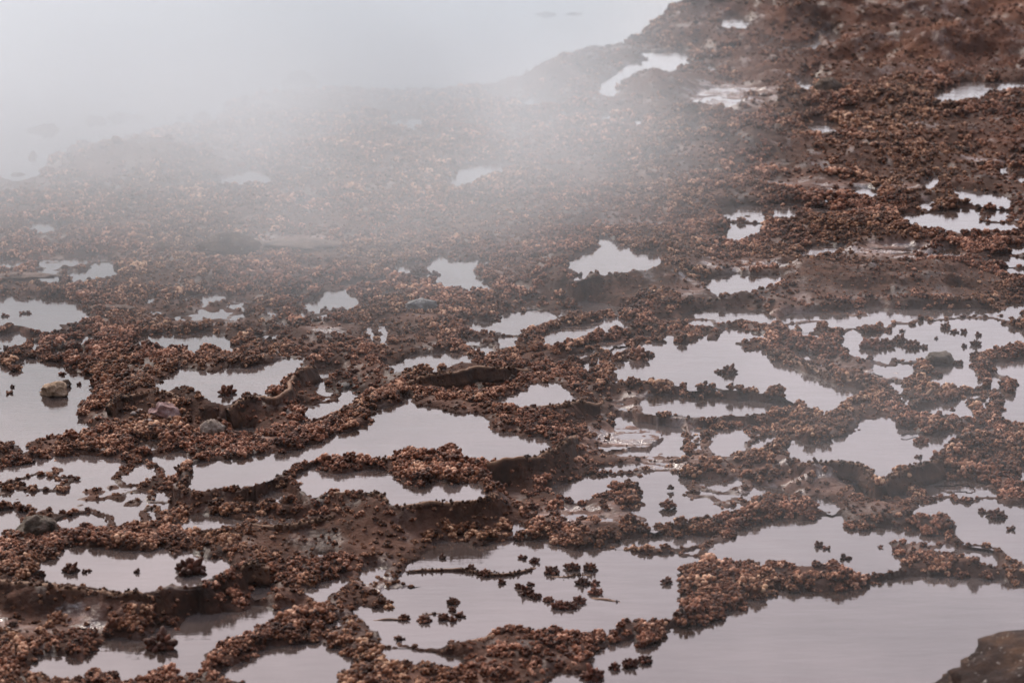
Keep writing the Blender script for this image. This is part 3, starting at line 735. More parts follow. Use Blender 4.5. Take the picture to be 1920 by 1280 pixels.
scatter(20.0, 31.0, 0.060, 1.1, 2.3)
# beaded chains that run along the crests of the dams
CHAINS = ['690,775;740,750;800,757;850,765;900,775;950,795;1000,815;1050,825;1075,812', '430,918;480,902;520,882;560,868;620,868;700,872;760,866;830,860;868,872', '880,893;905,903;925,914;932,928',
 '545,850;600,826;640,802;680,782;700,757;740,732;775,715;830,690', '100,1015;180,1018;260,1022;340,1025;400,1030;445,1036', '1290,835;1330,792;1400,788;1480,792;1560,785;1620,762;1642,742',
 '1642,742;1670,762;1700,788;1760,796;1805,802', '1840,668;1850,700;1872,740;1862,790;1892,832;1900,880', '1220,1004;1290,990;1350,978;1420,965;1480,950', '1275,1062;1340,1062;1420,1076;1500,1080;1580,1084',
 '1690,1030;1740,1045;1800,1060;1880,1076;1930,1082', '392,1238;440,1214;500,1190;560,1166;625,1148', '600,1196;640,1202;682,1232', '650,1272;760,1262;860,1266;960,1272', '1160,728;1220,728;1290,738;1360,740;1430,740',
 '0,862;60,852;120,842;190,822;250,812;320,800', '150,690;220,690;300,668;380,670;440,676;520,665;560,660', '0,690;40,680;60,655', '150,775;190,750;250,740', '0,1035;80,1045;150,1080', '1140,600;1190,590;1240,600', '840,625;860,650;900,660;960,655;1010,655;1060,655',
 '1080,640;1140,630;1200,625', '1130,670;1140,700;1130,730', '1020,1005;1100,1000;1170,995;1210,998', '250,1030;310,1020;400,1015;470,1010', '20,985;60,1010;110,1006;190,1002;260,996;330,1006', '1250,1120;1310,1125;1380,1120', '1190,1195;1250,1175;1330,1145;1380,1130',
 '880,905;800,895;740,880', '640,930;600,940;540,955;480,960;420,950', '1100,720;1090,700;1080,670', '1000,640;1010,620;1040,605;1080,600;1130,590', '1580,975;1640,985;1700,985;1760,995;1780,1000', '440,1080;500,1075;560,1080;620,1070']
for c_ in CHAINS:
    v = [float(t) for t in c_.replace(';', ',').split(',')]
    w = [np.array(unproj(v[k], v[k + 1], float(base_plane(unproj(v[k], v[k + 1], .05)[1])) + 0.02)) for k in range(0, len(v), 2)]
    for a_, b_ in zip(w[:-1], w[1:]):
        for k in range(max(1, int(np.linalg.norm(b_ - a_) / 0.013))):
            q_ = a_ + (b_ - a_) * rng.uniform() + rng.normal(0, 1, 2) * (0.009, 0.022)
            d_ = float(sample(dmin, q_[0], q_[1]))
            if d_ < -0.02: continue
            zt = max(float(sample(T, *q_)), float(sample(near_z, *q_)) if d_ < 0.02 else -9)
            pts.append((q_[0], q_[1], zt + rng.uniform(0.0, 0.010), rng.uniform(0.55, 1.05)))
PT = np.array(pts)
print('crust heads', len(PT))
me = bpy.data.meshes.new('algae_crust')
me.vertices.add(len(PT)); me.vertices.foreach_set('co', PT[:, :3].astype(np.float32).ravel())
def fattr(nm, typ, arr, key='value'):
    a = me.attributes.new(nm, typ, 'POINT'); a.data.foreach_set(key, arr)
fattr('hsize', 'FLOAT', PT[:, 3].astype(np.float32))
fattr('hidx', 'INT', rng.integers(0, NVAR, len(PT)).astype(np.int32))
rot = np.stack([rng.normal(0, .28, len(PT)), rng.normal(0, .28, len(PT)), rng.uniform(0, 6.28, len(PT))], 1)
fattr('hrot', 'FLOAT_VECTOR', rot.astype(np.float32).ravel(), 'vector')
crust = bpy.data.objects.new('algae_crust', me); SC.collection.objects.link(crust)
tag(crust, 'knobbly red brown algae crust covering the ground between the pools', 'algae crust', kind='stuff')
ng = bpy.data.node_groups.new('algae_growth', 'GeometryNodeTree')
ng.interface.new_socket('Geometry', in_out='INPUT', socket_type='NodeSocketGeometry')
ng.interface.new_socket('Geometry', in_out='OUTPUT', socket_type='NodeSocketGeometry')
gi = ng.nodes.new('NodeGroupInput'); go = ng.nodes.new('NodeGroupOutput')
ip = ng.nodes.new('GeometryNodeInstanceOnPoints'); ci = ng.nodes.new('GeometryNodeCollectionInfo')
ci.inputs['Collection'].default_value = protos; ci.inputs['Separate Children'].default_value = True; ci.inputs['Reset Children'].default_value = True
def named(nm, dt):
    n = ng.nodes.new('GeometryNodeInputNamedAttribute'); n.data_type = dt; n.inputs['Name'].default_value = nm
    return n.outputs['Attribute']
L = ng.links
L.new(gi.outputs[0], ip.inputs['Points']); L.new(ci.outputs[0], ip.inputs['Instance'])
ip.inputs['Pick Instance'].default_value = True
L.new(named('hidx', 'INT'), ip.inputs['Instance Index'])
L.new(named('hrot', 'FLOAT_VECTOR'), ip.inputs['Rotation'])
L.new(named('hsize', 'FLOAT'), ip.inputs['Scale'])
L.new(ip.outputs[0], go.inputs[0])
md = crust.modifiers.new('growth', 'NODES'); md.node_group = ng

# ------------------------------------------------------------------ rimstone lips (thin crinkled walls that hold single pools)
def pool_z(key):
    return next(p['z'] for p in POOLS if p['key'] == key)
def rim(pixels, z, label, up=0.016, down=0.07, thick=0.014, seed=1, lean=0.25, knobs=1.0):
    top = z + up
    w = [Vector((*unproj(px, py, top), top)) for px, py in pixels]
    # resample
    out = []
    for a, b in zip(w[:-1], w[1:]):
        n = max(2, int((b - a).length / 0.006))
        for k in range(n): out.append(a.lerp(b, k / n))
    out.append(w[-1])
    # smooth
    P_ = np.array([v[:] for v in out])
    for _ in range(12):
        P_[1:-1] = (P_[:-2] + 2 * P_[1:-1] + P_[2:]) / 4
    n = len(P_)
    s = np.cumsum(np.r_[0, np.linalg.norm(np.diff(P_, axis=0), axis=1)])
    t = np.gradient(P_, axis=0); nn = np.stack([t[:, 1], -t[:, 0]], 1); nn /= np.linalg.norm(nn, axis=1)[:, None] + 1e-9
    flip = nn[:, 1].mean() > 0
    if flip: nn = -nn            # points to the viewer's side
    sd = seed * 3.7
    z_n = fbm(s, s * 0 + sd, 22, 4, seed) ; out_n = fbm(s, s * 0 + sd + 9, 14, 4, seed + 3)
    ends = np.clip(np.minimum(s, s[-1] - s) / 0.06, 0.15, 1)
    prof = [(-0.35, -0.8, 0.0), (-0.5, -0.35, .2), (-0.45, 0.0, .8), (-0.1, 0.30, 1.0), (0.40, 0.22, 1.0), (0.70, -0.05, .7), (0.75, -0.22, .35), (0.95, -0.45, .1), (1.25, -0.72, 0.0), (1.8, -1.0, 0.0)]
    rows = []; lip = []
    for (o_, h_, l_) in prof:
        rough = fbm(s, s * 0 + o_ * 7 + sd, 40, 3, seed + 11)
        off = (o_ * thick + 0.35 * thick * out_n + 0.22 * thick * rough + (lean * down * max(0, -h_))) 
        hh = (h_ * up if h_ > 0 else h_ * down)
        zz = top + hh + (0.75 * up * z_n if h_ > -0.4 else 0) + 0.1 * up * rough - (1 - ends) * up * 1.2
        rows.append(np.stack([P_[:, 0] + nn[:, 0] * off, P_[:, 1] + nn[:, 1] * off, zz], 1)); lip.append(np.full(n, l_))
    Vv = np.concatenate(rows); k = len(prof)
    ix = np.arange(k * n).reshape(k, n)
    Ff = np.stack([ix[:-1, :-1], ix[1:, :-1], ix[1:, 1:], ix[:-1, 1:]], -1).reshape(-1, 4)
    if flip: Ff = Ff[:, ::-1]
    # close the back so that the wall is solid
    back = np.stack([ix[-1, :-1], ix[0, :-1], ix[0, 1:], ix[-1, 1:]], -1)
    if flip: back = back[:, ::-1]
    Ff = np.concatenate([Ff, back])
    # knobs grown on the lip and down the face
    rr = np.random.default_rng(seed * 13 + 1)
    T3 = np.concatenate([Ff[:, [0, 1, 2]], Ff[:, [0, 2, 3]]]); Vs, Fs, Ls = [Vv], [T3], [np.concatenate(lip)]; off = len(Vv)
    patch = fbm(s, s * 0 + sd + 31, 7, 3, seed + 21)
    for q in range(int(s[-1] / 0.0035 * knobs)):
        i_ = rr.integers(2, n - 2); row = rr.choice([2, 3, 4, 5, 6, 7, 8], p=[.12, .25, .25, .16, .1, .07, .05])
        if patch[i_] < (-0.15 if row < 6 else 0.1): continue
        c_ = rows[row][i_]; sz = rr.uniform(.0032, .0062) * (1.0 if up > .008 else .6)
        loc = IV * (1 + 0.15 * np.sin(IV[:, [1, 2, 0]] * 4 + rr.uniform(0, 6, 3))) * np.array([sz, sz, sz * rr.uniform(.9, 1.5)])
        Vs.append(loc + c_ + rr.normal(0, .003, 3)); Fs.append(IF + off); off += len(IV); Ls.append(np.full(len(IV), rr.uniform(.2, .95)))
    Vv = np.concatenate(Vs); Ff = np.concatenate(Fs); lip = Ls
    o = mesh_np('rimstone_wall', Vv, Ff, M_rim)
    a = o.data.attributes.new('lip', 'FLOAT', 'POINT'); a.data.foreach_set('value', np.concatenate(lip).astype(np.float32))
    tag(o, label, 'rimstone wall', 'crinkled rimstone walls holding the pools')
    return o
zA, zB, zD, zG, zI, zJ, zO, zM, zE, zH = [pool_z(k) for k in ('A', 'B', 'D', 'G', 'I', 'J', 'O', 'M', 'E', 'H')]
rim([(880, 870), (905, 868), (930, 864), (965, 860), (1000, 857), (1022, 850), (1045, 840), (1062, 826), (1078, 812)], zA, 'long dark curved rim holding the big central pool on its right front', down=.085, seed=2)
rim([(690, 861), (720, 862), (755, 858), (785, 852), (815, 848), (838, 850)], zA, 'short dark rim bulging on the near side of the big central pool', down=.055, seed=3)
rim([(735, 948), (775, 949), (820, 942), (860, 943), (895, 940), (918, 932), (938, 918)], zB, 'high dark rim under the narrow curved pool below the big central one', down=.085, seed=4)
rim([(590, 930), (620, 925), (650, 926), (690, 924), (712, 926), (728, 940)], zB, 'rounded brown rim at the left front of the narrow curved pool', down=.06, seed=5)
rim([(425, 762), (450, 752), (470, 744), (490, 742), (510, 747), (530, 738), (543, 726), (540, 715), (552, 703), (570, 688), (590, 678)], pool_z('tuftpool'), 'wavy pale edged rim in front of the pool with one lone tuft', down=.075, seed=6)
rim([(200, 755), (225, 742), (255, 740), (285, 733), (320, 738), (350, 748)], pool_z('tuftpool') - .005, 'crinkled tan rim above the pink rock and pebbles', down=.06, seed=7)
rim([(925, 766), (955, 768), (1000, 764), (1045, 762), (1085, 751), (1125, 750)], zO, 'smooth dark rim below the small pool with a pale sheen behind the big one', down=.07, seed=8)
rim([(762, 712), (805, 706), (830, 700), (862, 696), (890, 688), (930, 690), (990, 687)], pool_z('O') + .01, 'jagged olive rim running right from the knobbly ridge crest', down=.05, seed=9)
rim([(1560, 772), (1585, 762), (1605, 750), (1622, 738), (1640, 722)], zI, 'pale lip closing the right tip of the broad bright pool', down=.05, seed=10, thick=.010)
rim([(1440, 654), (1472, 668), (1500, 680), (1535, 696), (1570, 708), (1605, 716), (1632, 722)], zI, 'orange tan wall along the far right shore of the broad bright pool', up=.02, down=.03, seed=11)
rim([(755, 1070), (778, 1068), (825, 1066), (875, 1066), (909, 1074), (942, 1077), (976, 1071), (1003, 1061)], zG, 'thin thread like rim curving across the foreground pool', up=.006, down=.02, thick=.008, seed=12)
rim([(1655, 898), (1675, 888), (1705, 878), (1745, 868), (1768, 853)], zJ, 'grey brown rim right of the notch in the right hand pool', down=.06, seed=13)
rim([(1495, 868), (1530, 866), (1565, 867), (1605, 870), (1625, 878), (1642, 888)], zJ, 'flat topped rim left of the notch in the right hand pool', down=.05, seed=14)
rim([(-60, 1092), (0, 1090), (40, 1092), (85, 1095), (110, 1100), (160, 1104), (215, 1110), (255, 1114), (300, 1106)], zD, 'heavy dark rim in front of the foreground pool with the big round tuft', down=.09, thick=.020, seed=15)
rim([(330, 1000), (370, 1000), (405, 996), (440, 990), (480, 982), (520, 988), (560, 984), (600, 972), (650, 965)], pool_z('C'), 'long low brown rim left of the dark wall in the lower left', down=.07, seed=16)
rim([(440, 1060), (470, 1054), (505, 1053)], zD, 'short thick rim stub at the right end of the pool with the big round tuft', down=.05, seed=17)
rim([(1702, 762), (1722, 750), (1738, 736), (1755, 720)], pool_z('K'), 'pale slanting lip below the round brown rock', up=.012, down=.04, thick=.012, seed=18)
rim([(390, 1234), (430, 1212), (470, 1196), (500, 1178), (540, 1164), (575, 1154), (640, 1140)], zE + .004, 'diagonal knobbly rim between the two bottom left pools', down=.05, seed=20)
rim([(820, 1218), (870, 1206), (905, 1198), (940, 1188), (975, 1180), (1000, 1182)], zG - .004, 'dark wedge shaped rim along the bottom shore of the foreground pool', down=.04, seed=21)
rim([(700, 1160), (730, 1158), (762, 1160)], zG, 'tiny thin rim at the left shore of the foreground pool', up=.004, down=.015, thick=.006, seed=23)
rim([(785, 1152), (805, 1149), (825, 1147)], zG, 'tiny straight rim beside the red tufts of the foreground pool', up=.004, down=.015, thick=.006, seed=24)
rim([(1035, 1078), (1060, 1080), (1085, 1074), (1108, 1076)], zG, 'low thread like rim joining the tufts of the broken ring', up=.004, down=.015, thick=.006, seed=25)
rim([(1110, 1118), (1135, 1120), (1163, 1126)], zG, 'tapering pale spit pointing right from the broken ring of tufts', up=.005, down=.015, thick=.010, seed=26)

# ------------------------------------------------------------------ single tufts standing in the pools
def place(px, py, z):
    x, y = unproj(px, py, z); return x, y
tuft_meshes = [knob_cluster('tuft', n, 0.020, kr, 200 + k, M_tuft, fl, sp, 1.9).data for k, (n, kr, fl, sp) in
               enumerate([(22, .0060, .85, 1.0), (30, .0055, .7, 1.15), (16, .0068, 1.0, .9), (36, .0050, .65, 1.25)])]
small_mesh = [knob_cluster('tuft', 6, 0.012, .0062, 300, M_tuft, .8, 1.3, 1.6).data, knob_cluster('tuft', 5, 0.011, .0065, 301, M_tuft, .6, 1.5, 1.6).data]
def px_at(y, z):   # metres per photo pixel at that distance
    return math.hypot(y, CAMZ - z) * T_H / 960
def tuft(px, py, wpx, z, label, group='small algae tufts standing alone in the pools', sq=1.0):
    """px,py: middle of the tuft together with its mirror image (the waterline)"""
    x, y = place(px, py, z)
    m = px_at(y, z)
    if wpx <= 18: me, r0 = random.choice(small_mesh), 0.017
    else: me, r0 = random.choice(tuft_meshes), 0.026
    o = bpy.data.objects.new('algae_tuft', me); SC.collection.objects.link(o)
    s = wpx * m / 2 / r0
    o.location = (x, y, z + 0.002); o.scale = (s, s, s * sq); o.rotation_euler = (random.uniform(-.15, .15), random.uniform(-.15, .15), random.uniform(0, 6.28))
    tag(o, label, 'algae tuft', group)
    return o
zK, zR, zT, zRP = pool_z('K'), pool_z('R'), pool_z('tuftpool'), pool_z('rockpool')
zL = pool_z('left'); zN = pool_z('N'); zH2 = POOLS[[p['key'] for p in POOLS].index('H') + 1]['z']
TUFTS = [
 (426, 738, 34, zT, 'spiky dark tuft alone in the pool above the wavy pale edged rim'),
 (132, 1070, 30, zD, 'upright brown tuft at the left end of the foreground pool'),
 (157, 1073, 11, zD, 'small dark tuft just right of the upright brown tuft'),
 (168, 1070, 8, zD, 'tiny speck of algae beyond the small dark tuft'),
 (257, 1072, 13, zD, 'tiny tuft alone in the middle of the pool with the big round tuft'),
 (356, 1073, 56, zD, 'big round dark tuft near the right end of its pool'),
 (303, 1213, 58, zE, 'large brown horseshoe tuft in the bottom left pool'),
 (155, 1222, 32, zE, 'flat spiky tuft on the left shore of the bottom left pool'),
 (1366, 699, 30, zI, 'wide low tuft alone in the middle of the broad bright pool'),
 (1350, 698, 14, zI, 'small left companion of the wide low tuft in the broad bright pool'),
 (1198, 672, 42, zI, 'rounded brown tuft in the left part of the broad bright pool'),
 (1727, 830, 28, zJ, 'star shaped tuft at the right of the pool with the stick'),
 (1724, 857, 12, zJ, 'tiny dark fleck below the star shaped tuft'),
 (1534, 1024, 18, zH, 'small flat tuft in the pool above the large lower right pool'),
 (1551, 1028, 13, zH, 'tiny pointed tuft next to the small flat tuft'),
 (1583, 1047, 18, zH, 'small dark tuft near the near shore of the same long pool'),
 (1650, 1026, 9, zH, 'faint fleck of algae near the right end of the long pool'),
 (1683, 1033, 20, zH, 'round little tuft off the tip of the right tuft bank'),
 (1869, 968, 36, zH2, 'spreading tuft in the far right pool near the frame edge'),
 (1843, 960, 16, zH2, 'small round tuft left of the spreading tuft'),
 (1895, 992, 15, zH2, 'low pointed fleck below the spreading tuft'),
 (1003, 1053, 20, zG, 'pointed tuft at the right end of the thread like rim'),
 (1034, 1073, 30, zG, 'reddish tuft at the upper left of the broken ring'),
 (1073, 1066, 30, zG, 'tall tuft at the top of the broken ring'),
 (1106, 1068, 28, zG, 'bushy tuft at the upper right of the broken ring'),
 (1091, 1094, 24, zG, 'tuft on the right side of the broken ring'),
 (1112, 1095, 18, zG, 'small outer tuft right of the broken ring'),
 (1117, 1112, 26, zG, 'tuft at the root of the tapering spit'),
 (975, 1102, 18, zG, 'pink topped tuft at the left end of the lower arc'),
 (988, 1112, 28, zG, 'brown tuft in the lower left arc of the broken ring'),
 (1005, 1120, 22, zG, 'dark tuft at the foot of the lower left arc'),
 (1028, 1126, 20, zG, 'pale red tuft between the arc and the bottom cluster'),
 (1050, 1138, 32, zG, 'dark red tuft at the left of the bottom cluster'),
 (1068, 1138, 28, zG, 'dark tuft at the middle of the bottom cluster'),
 (1086, 1128, 24, zG, 'tuft climbing at the right of the bottom cluster'),
 (993, 1096, 12, zG, 'small lone tuft inside the broken ring'),
 (941, 1093, 16, zG, 'forked tuft hanging below the thread like rim'),
 (911, 1077, 26, zG, 'reddish tuft where the thread like rim sags'),
 (882, 1069, 22, zG, 'brown tuft in the middle of the thread like rim'),
 (850, 1130, 24, zG, 'bright red tuft near the left shore of the foreground pool'),
 (850, 1145, 16, zG, 'dark stalk like tuft under the bright red tuft'),
 (831, 1160, 22, zG, 'left one of the three low tufts under the red tuft'),
 (850, 1164, 18, zG, 'middle one of the three low tufts under the red tuft'),
 (864, 1155, 18, zG, 'right one of the three low tufts under the red tuft'),
 (795, 1164, 26, zG, 'spiky tuft left of the three low tufts'),
 (758, 1160, 22, zG, 'dark tuft ending the tiny thin rim'),
 (828, 1046, 14, zG, 'flat fleck in the upper left of the foreground pool'),
 (982, 1046, 14, zG, 'flat fleck above the right end of the thread like rim'),
 (1250, 1092, 22, zG, 'round tuft near the right shore of the foreground pool'),
 (750, 1198, 16, zG, 'small pale tuft on the lower left shore of the foreground pool'),
 (1112, 1270, 40, zR, 'large blurred tuft against the bottom edge of the photo'),
 (1180, 1248, 30, zR, 'soft left tuft of the pair in the large lower right pool'),
 (1208, 1240, 30, zR, 'soft right tuft of the pair in the large lower right pool'),
 (1153, 1253, 22, zR, 'soft small tuft left of the pair in the large lower right pool'),
 (1253, 948, 28, 0.033, 'rounded tuft in the pool above the long low rims'),
 (1259, 916, 14, 0.033, 'small dark tuft in the upper part of the same pool'),
 (1692, 621, 10, zK, 'flat fleck in the top right pool, nearest its far shore'),
 (1634, 650, 44, zK, 'left half of the wide purple brown clump in the top right pool'),
 (1662, 648, 34, zK, 'right half of the wide purple brown clump in the top right pool'),
 (1686, 640, 26, zK, 'reddish clump trailing off the wide purple brown clump'),
 (1712, 650, 32, zK, 'upright bell shaped tuft left of the round brown rock'),
 (1731, 652, 14, zK, 'small shard on the right of the bell shaped tuft'),
 (1757, 704, 20, zK, 'light tuft just below the round brown rock'),
 (1797, 683, 20, zK, 'little row of algae right of the round brown rock'),
 (1755, 635, 8, zK, 'tiny fleck above the round brown rock'),
 (1791, 623, 14, zK, 'left small tuft of the pair above and right of the round rock'),
 (1809, 623, 14, zK, 'right small tuft of the pair above and right of the round rock'),
 (1773, 615, 20, zK, 'leafy tuft at the top of the top right pool'),
 (1829, 647, 20, zK, 'round tuft at the right shore of the top right pool'),
 (1809, 650, 12, zK, 'small flat leaf just left of the round shore tuft'),
 (1835, 629, 14, zK, 'small red tuft above the round shore tuft'),
 (1787, 770, 12, 0.05, 'flat fleck in the wedge shaped pool under the slanting lip'),
 (8, 593, 12, zL, 'left dark dot in the pool at the left frame edge'),
 (41, 588, 11, zL, 'middle dark dot in the pool at the left frame edge'),
 (52, 588, 10, zL, 'right dark dot in the pool at the left frame edge'),
 (22, 726, 9, zRP, 'tiny dot in the pool with the beige rock, upper of two at the left'),
 (18, 737, 12, zRP, 'dark dot in the pool with the beige rock, lower of two at the left'),
 (118, 702, 11, zRP, 'tiny dark tuft above the beige rock'),
 (149, 721, 10, zRP, 'tiny dark tuft right of the beige rock'),
 (788, 512, 34, zN, 'hazy tuft row in the left arm of the hazy middle pool'),
 (814, 515, 16, zN, 'small hazy tuft beside the tuft row of the hazy middle pool'),
 (1086, 516, 14, zM, 'small dark tuft at the near left corner of the bright middle pool'),
 (931, 600, 16, 0.08, 'small olive tuft in the pale pool under the grey stone'),
]
for t in TUFTS:
    tuft(*t[:4], t[4])

# ------------------------------------------------------------------ rocks, slabs, pebbles, sticks
def rock(name, px, py, wpx, hpx, mat, label, cat='rock', depth=0.9, seed=0, z=None, facet=0.25, sub=4, group=None, rotz=0.0, sink=0.25, bulge=(0, 0), cone=0.30):
    if z is None: z = 0.05
    for _ in range(4):
        x, y = unproj(px, py, z); zt = float(sample(T, x, y)); z = float(sample(near_z, x, y)) if float(sample(dmin, x, y)) < 0 else zt
    m = px_at(y, z); wx_, hz = wpx * m / 2, hpx * m / math.cos(PITCH) * 0.80
    bm = bmesh.new(); bmesh.ops.create_icosphere(bm, subdivisions=sub, radius=1)
    r = np.random.default_rng(seed)
    planes = [(v / np.linalg.norm(v), r.uniform(.72, .95)) for v in r.normal(size=(9, 3))]
    for v in bm.verts:
        c = np.array(v.co[:])
        for nrm, dd in planes:
            k = c.dot(nrm)
            if k > dd: c = c - nrm * (k - dd) * facet * 3.2
        nz = sum(math.sin(c[0] * f * 1.3 + c[1] * f + seed) * math.sin(c[1] * f * 1.1 - c[2] * f * 1.2 + seed * 2) * a for f, a in ((2.1, .10), (4.7, .06), (9.3, .03), (19, .014)))
        c = c * (1 + nz)
        k_ = 1.12 - cone * (c[2] + 0.4); c[0] *= k_; c[1] *= k_
        c = c * (1 + 0.16 * mnoise.fractal(Vector(c) * 1.9 + Vector((seed, 0, 0)), 0.7, 2.0, 5))
        if bulge != (0, 0): c[2] += bulge[0] * c[0] + bulge[1] * c[1]
        v.co = (c[0] * wx_, c[1] * wx_ * depth, (c[2] + 1) * 0.5 * hz * (1 + sink) - hz * sink)
    me = bpy.data.meshes.new(name); bm.to_mesh(me); bm.free()
    for p_ in me.polygons: p_.use_smooth = True
    me.materials.append(mat)
    o = bpy.data.objects.new(name, me); SC.collection.objects.link(o)
    o.location = (x, y, z); o.rotation_euler = (0, 0, rotz)
    tag(o, label, cat, group); return o

# foreground boulder, close to the lens at the lower right
def boulder():
    bm = bmesh.new(); bmesh.ops.create_icosphere(bm, subdivisions=6, radius=1)
    for v in bm.verts:
        c = v.co.copy()
        n = c.normalized()
        sup = (abs(n.x) ** 3 + abs(n.y) ** 3 + abs(n.z) ** 3) ** (-1 / 3)
        k = sup * (1 + 0.05 * math.sin(n.x * 5 + 1) * math.sin(n.y * 4 + n.z * 3) + 0.03 * math.sin(n.x * 13 + n.z * 9) * math.sin(n.y * 11)
                   + 0.016 * math.sin(n.x * 31 + n.y * 17) * math.sin(n.z * 29 + n.x * 7) + 0.05 * (mnoise.fractal(n * 5, 0.6, 2.1, 6) ) + 0.012 * mnoise.noise(n * 60))
        v.co = (n.x * k * 0.62, n.y * k * 0.42, n.z * k * 0.25 + 0.03 * n.x)
    me = bpy.data.meshes.new('boulder'); bm.to_mesh(me); bm.free()
    for p_ in me.polygons: p_.use_smooth = True
    me.materials.append(M_rk_boulder)
    o = bpy.data.objects.new('boulder', me); SC.collection.objects.link(o)
    return o
bo = boulder()
bx, by = unproj(1750, 1240, 0.10)
bo.location = (bx + 0.60, by - 0.30, -0.005)
tag(bo, 'large dark algae covered boulder cut off by the lower right corner', 'boulder')

rock('rock', 103, 740, 58, 31, M_rk_beige, 'beige orange rock standing in the calm left pool', seed=3, facet=.53)
rock('rock', 124, 724, 20, 16, M_rk_dark, 'small dark stone touching the beige orange rock', seed=5)
rock('rock', 308, 780, 56, 34, M_rk_pink, 'pink cone shaped rock among the knobbly crust', seed=8, facet=.55)
rock('rock', 398, 815, 50, 36, M_rk_cream, 'whitish lumpy rock beside a small dark pond', seed=11, facet=.2)
rock('rock', 66, 1000, 74, 50, M_rk_brown, 'pointed grey brown rock at the left edge in shallow water', seed=14, facet=.4, bulge=(.25, 0))
rock('rock', 792, 578, 58, 24, M_rk_grey, 'flat grey stone lying on the crust near the middle', seed=17, depth=.6, facet=.3)
rock('rock', 1763, 680, 52, 26, M_rk_brown, 'round brown rock standing in the bright right pool', seed=20, facet=.2, cone=0.05)
rock('rock', 430, 472, 112, 44, M_rk_dark, 'rounded dark boulder in the mist at the left', seed=23, facet=.15, depth=.7)
rock('rock', 1553, 172, 56, 34, M_rk_dark, 'dark boulder beside the small far pool at the upper right', seed=26, facet=.3)
rock('rock', 302, 468, 34, 18, M_rk_dark, 'small greenish dark rock left of the misty boulder', seed=29)
rock('rock', 562, 462, 150, 16, M_slab, 'long flat slab right of the misty boulder', 'rock slab', seed=31, depth=.55, facet=.3)
rock('rock', 45, 520, 118, 10, M_slab, 'thin orange edged slab at the left frame edge', 'rock slab', seed=33, depth=.4, facet=.3)
rock('rock', 1640, 252, 165, 9, M_rk_dark, 'thin dark slab right of the small bright far pool', 'rock slab', seed=35, depth=.22, facet=.2)
rock('rock', 206, 578, 85, 8, M_slab, 'pale narrow slab on the crust right of the left pool', 'rock slab', seed=36, depth=.4)
for k, (px, py, w, lab) in enumerate([
   (251, 776, 13, 'tiny pale pebble left of the pink rock'), (282, 795, 17, 'first pebble of the row under the pink rock'), (310, 794, 14, 'second pebble of the row under the pink rock'),
   (323, 796, 15, 'third pebble of the row under the pink rock'), (340, 796, 18, 'last and largest pebble of the row under the pink rock'), (83, 879, 12, 'lone white pebble in the dark crust at the left'),
   (171, 843, 10, 'round pale pebble on the dark ridge at the left'), (262, 757, 14, 'pale pebble under the crinkled tan rim'), (191, 846, 9, 'small round pebble beside the one on the dark ridge')]):
    rock('pebble', px, py, w, w * .6, M_pebble, lab, 'pebble', seed=50 + k, sub=3, group='pale pebbles among the crust', facet=.1, sink=.1)

def stick(px0, py0, px1, py1, z, rad, label, seed):
    a = Vector((*unproj(px0, py0, z + .006), z + .006)); b = Vector((*unproj(px1, py1, z + .012), z + .012))
    n, k = 26, 7; t = (b - a).normalized(); s = t.cross(Vector((0, 0, 1))).normalized(); u = s.cross(t)
    Vs = []; r = random.Random(seed)
    for i in range(n):
        f = i / (n - 1); c = a.lerp(b, f) + s * 0.004 * math.sin(f * 5 + seed) + u * 0.003 * math.sin(f * 7)
        rr = rad * (1 - .55 * f) * (1 + .15 * r.uniform(-1, 1))
        for j in range(k):
            an = j / k * 6.283; Vs.append(c + s * rr * math.cos(an) + u * rr * math.sin(an))
    Fs = [[i * k + j, i * k + (j + 1) % k, (i + 1) * k + (j + 1) % k, (i + 1) * k + j] for i in range(n - 1) for j in range(k)]
    o = mesh_np('stick', np.array([v[:] for v in Vs]), np.array(Fs), M_stick)
    tag(o, label, 'stick'); return o
stick(1689, 816, 1730, 810, zJ, .0028, 'short thin stick floating in the right pool', 1)

# ------------------------------------------------------------------ drifting steam (a closed box of air, thicker over the lake)
M_haze = bpy.data.materials.new('steam'); M_haze.use_nodes = True
nt = M_haze.node_tree
for n in list(nt.nodes): nt.nodes.remove(n)
out = nt.nodes.new('ShaderNodeOutputMaterial'); pv = nt.nodes.new('ShaderNodeVolumePrincipled')
nt.links.new(pv.outputs[0], out.inputs['Volume'])
pv.inputs['Color'].default_value = (0.885, 0.955, 1.0, 1)
pv.inputs['Anisotropy'].default_value = 0.25
geo = nt.nodes.new('ShaderNodeNewGeometry')
sxy = nt.nodes.new('ShaderNodeSeparateXYZ'); nt.links.new(geo.outputs['Position'], sxy.inputs[0])
nt.links.new(mixc(nt, (0.915, 0.95, 0.975), (0.85, 0.945, 1.0), smoothmap(nt, sxy.outputs[1], 14.0, 20.5)), pv.inputs['Color'])   # warmer where it drifts over the crust, cool over the lake
def vmath(op, a, b=None):
    n = nt.nodes.new('ShaderNodeVectorMath'); n.operation = op
    for i_, v in enumerate((a, b)):
        if v is None: continue
        if hasattr(v, 'node'): nt.links.new(v, n.inputs[i_])
        else: n.inputs[i_].default_value = v
    return n
def fmath(op, a, b=0.0, c=None):
    n = nt.nodes.new('ShaderNodeMath'); n.operation = op
    for i_, v in enumerate((a, b, c)):
        if v is None: continue
        if hasattr(v, 'node'): nt.links.new(v, n.inputs[i_])
        else: n.inputs[i_].default_value = v
    return n.outputs[0]
total = None
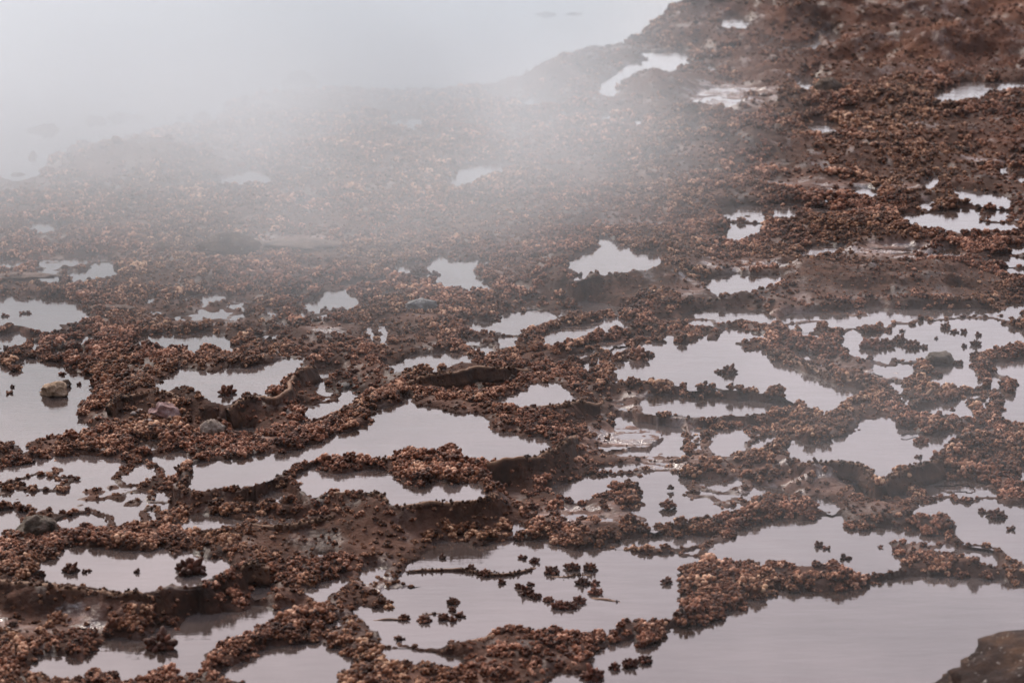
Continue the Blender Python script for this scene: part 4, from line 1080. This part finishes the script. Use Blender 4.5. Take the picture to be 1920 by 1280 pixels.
# puffs: centre, radii (m), density
PUFFS = [((-4.6, 25.0, 0.8), (6.0, 9.0, 2.3), 0.95),
         ((-2.0, 21.0, 0.7), (3.2, 7.2, 1.45), 0.55),
         ((-3.2, 17.0, 0.5), (5.2, 6.6, 1.15), 0.44),
         ((-0.4, 14.3, 0.3), (2.0, 3.8, 0.8), 0.17),
         ((1.4, 9.6, 0.2), (1.6, 3.0, 0.6), 0.05),
         ((0.1, 25.5, 0.5), (1.9, 4.8, 1.0), 0.26)]
for c_, r_, dn in PUFFS:
    v = vmath('SUBTRACT', geo.outputs['Position'], c_)
    v = vmath('DIVIDE', v.outputs[0], r_)
    q = vmath('DOT_PRODUCT', v.outputs[0], v.outputs[0]).outputs['Value']
    e = fmath('MULTIPLY', fmath('POWER', fmath('MAXIMUM', fmath('SUBTRACT', 1.0, q), 0.0), 1.5), dn)
    total = e if total is None else fmath('ADD', total, e)
ns = nt.nodes.new('ShaderNodeTexNoise'); ns.inputs['Scale'].default_value = 0.55; ns.inputs['Detail'].default_value = 2; ns.inputs['Roughness'].default_value = 0.55
ns.inputs['Distortion'].default_value = 0.6
nt.links.new(geo.outputs['Position'], ns.inputs['Vector'])
mr = nt.nodes.new('ShaderNodeMapRange'); mr.inputs[1].default_value = 0.35; mr.inputs[2].default_value = 0.68; mr.inputs[3].default_value = 0.55; mr.inputs[4].default_value = 1.45
nt.links.new(ns.outputs[0], mr.inputs[0])
dens = fmath('MULTIPLY', total, mr.outputs[0])
nt.links.new(dens, pv.inputs['Density'])
def air_box(name, x0, x1, y0, y1, z0, z1, mat, label):
    bm = bmesh.new(); bmesh.ops.create_cube(bm, size=1)
    me = bpy.data.meshes.new(name); bm.to_mesh(me); bm.free(); me.materials.append(mat)
    o = bpy.data.objects.new(name, me); SC.collection.objects.link(o)
    o.scale = (x1 - x0, y1 - y0, z1 - z0); o.location = ((x0 + x1) / 2, (y0 + y1) / 2, (z0 + z1) / 2)
    tag(o, label, 'steam', kind='stuff'); return o
air_box('steam', -10.6, 4.2, 6.5, 33, -0.1, 2.9, M_haze, 'white steam drifting thickly over the lake and in wisps over the pools')
M_air = bpy.data.materials.new('thin_haze'); M_air.use_nodes = True
nt = M_air.node_tree
for n in list(nt.nodes): nt.nodes.remove(n)
out = nt.nodes.new('ShaderNodeOutputMaterial'); pv = nt.nodes.new('ShaderNodeVolumePrincipled')
nt.links.new(pv.outputs[0], out.inputs['Volume'])
pv.inputs['Color'].default_value = (0.98, 0.98, 0.99, 1); pv.inputs['Density'].default_value = 0.0008
air_box('haze', -130, 130, -70, 230, -3, 5, M_air, 'thin pale haze over the whole hot spring ground')
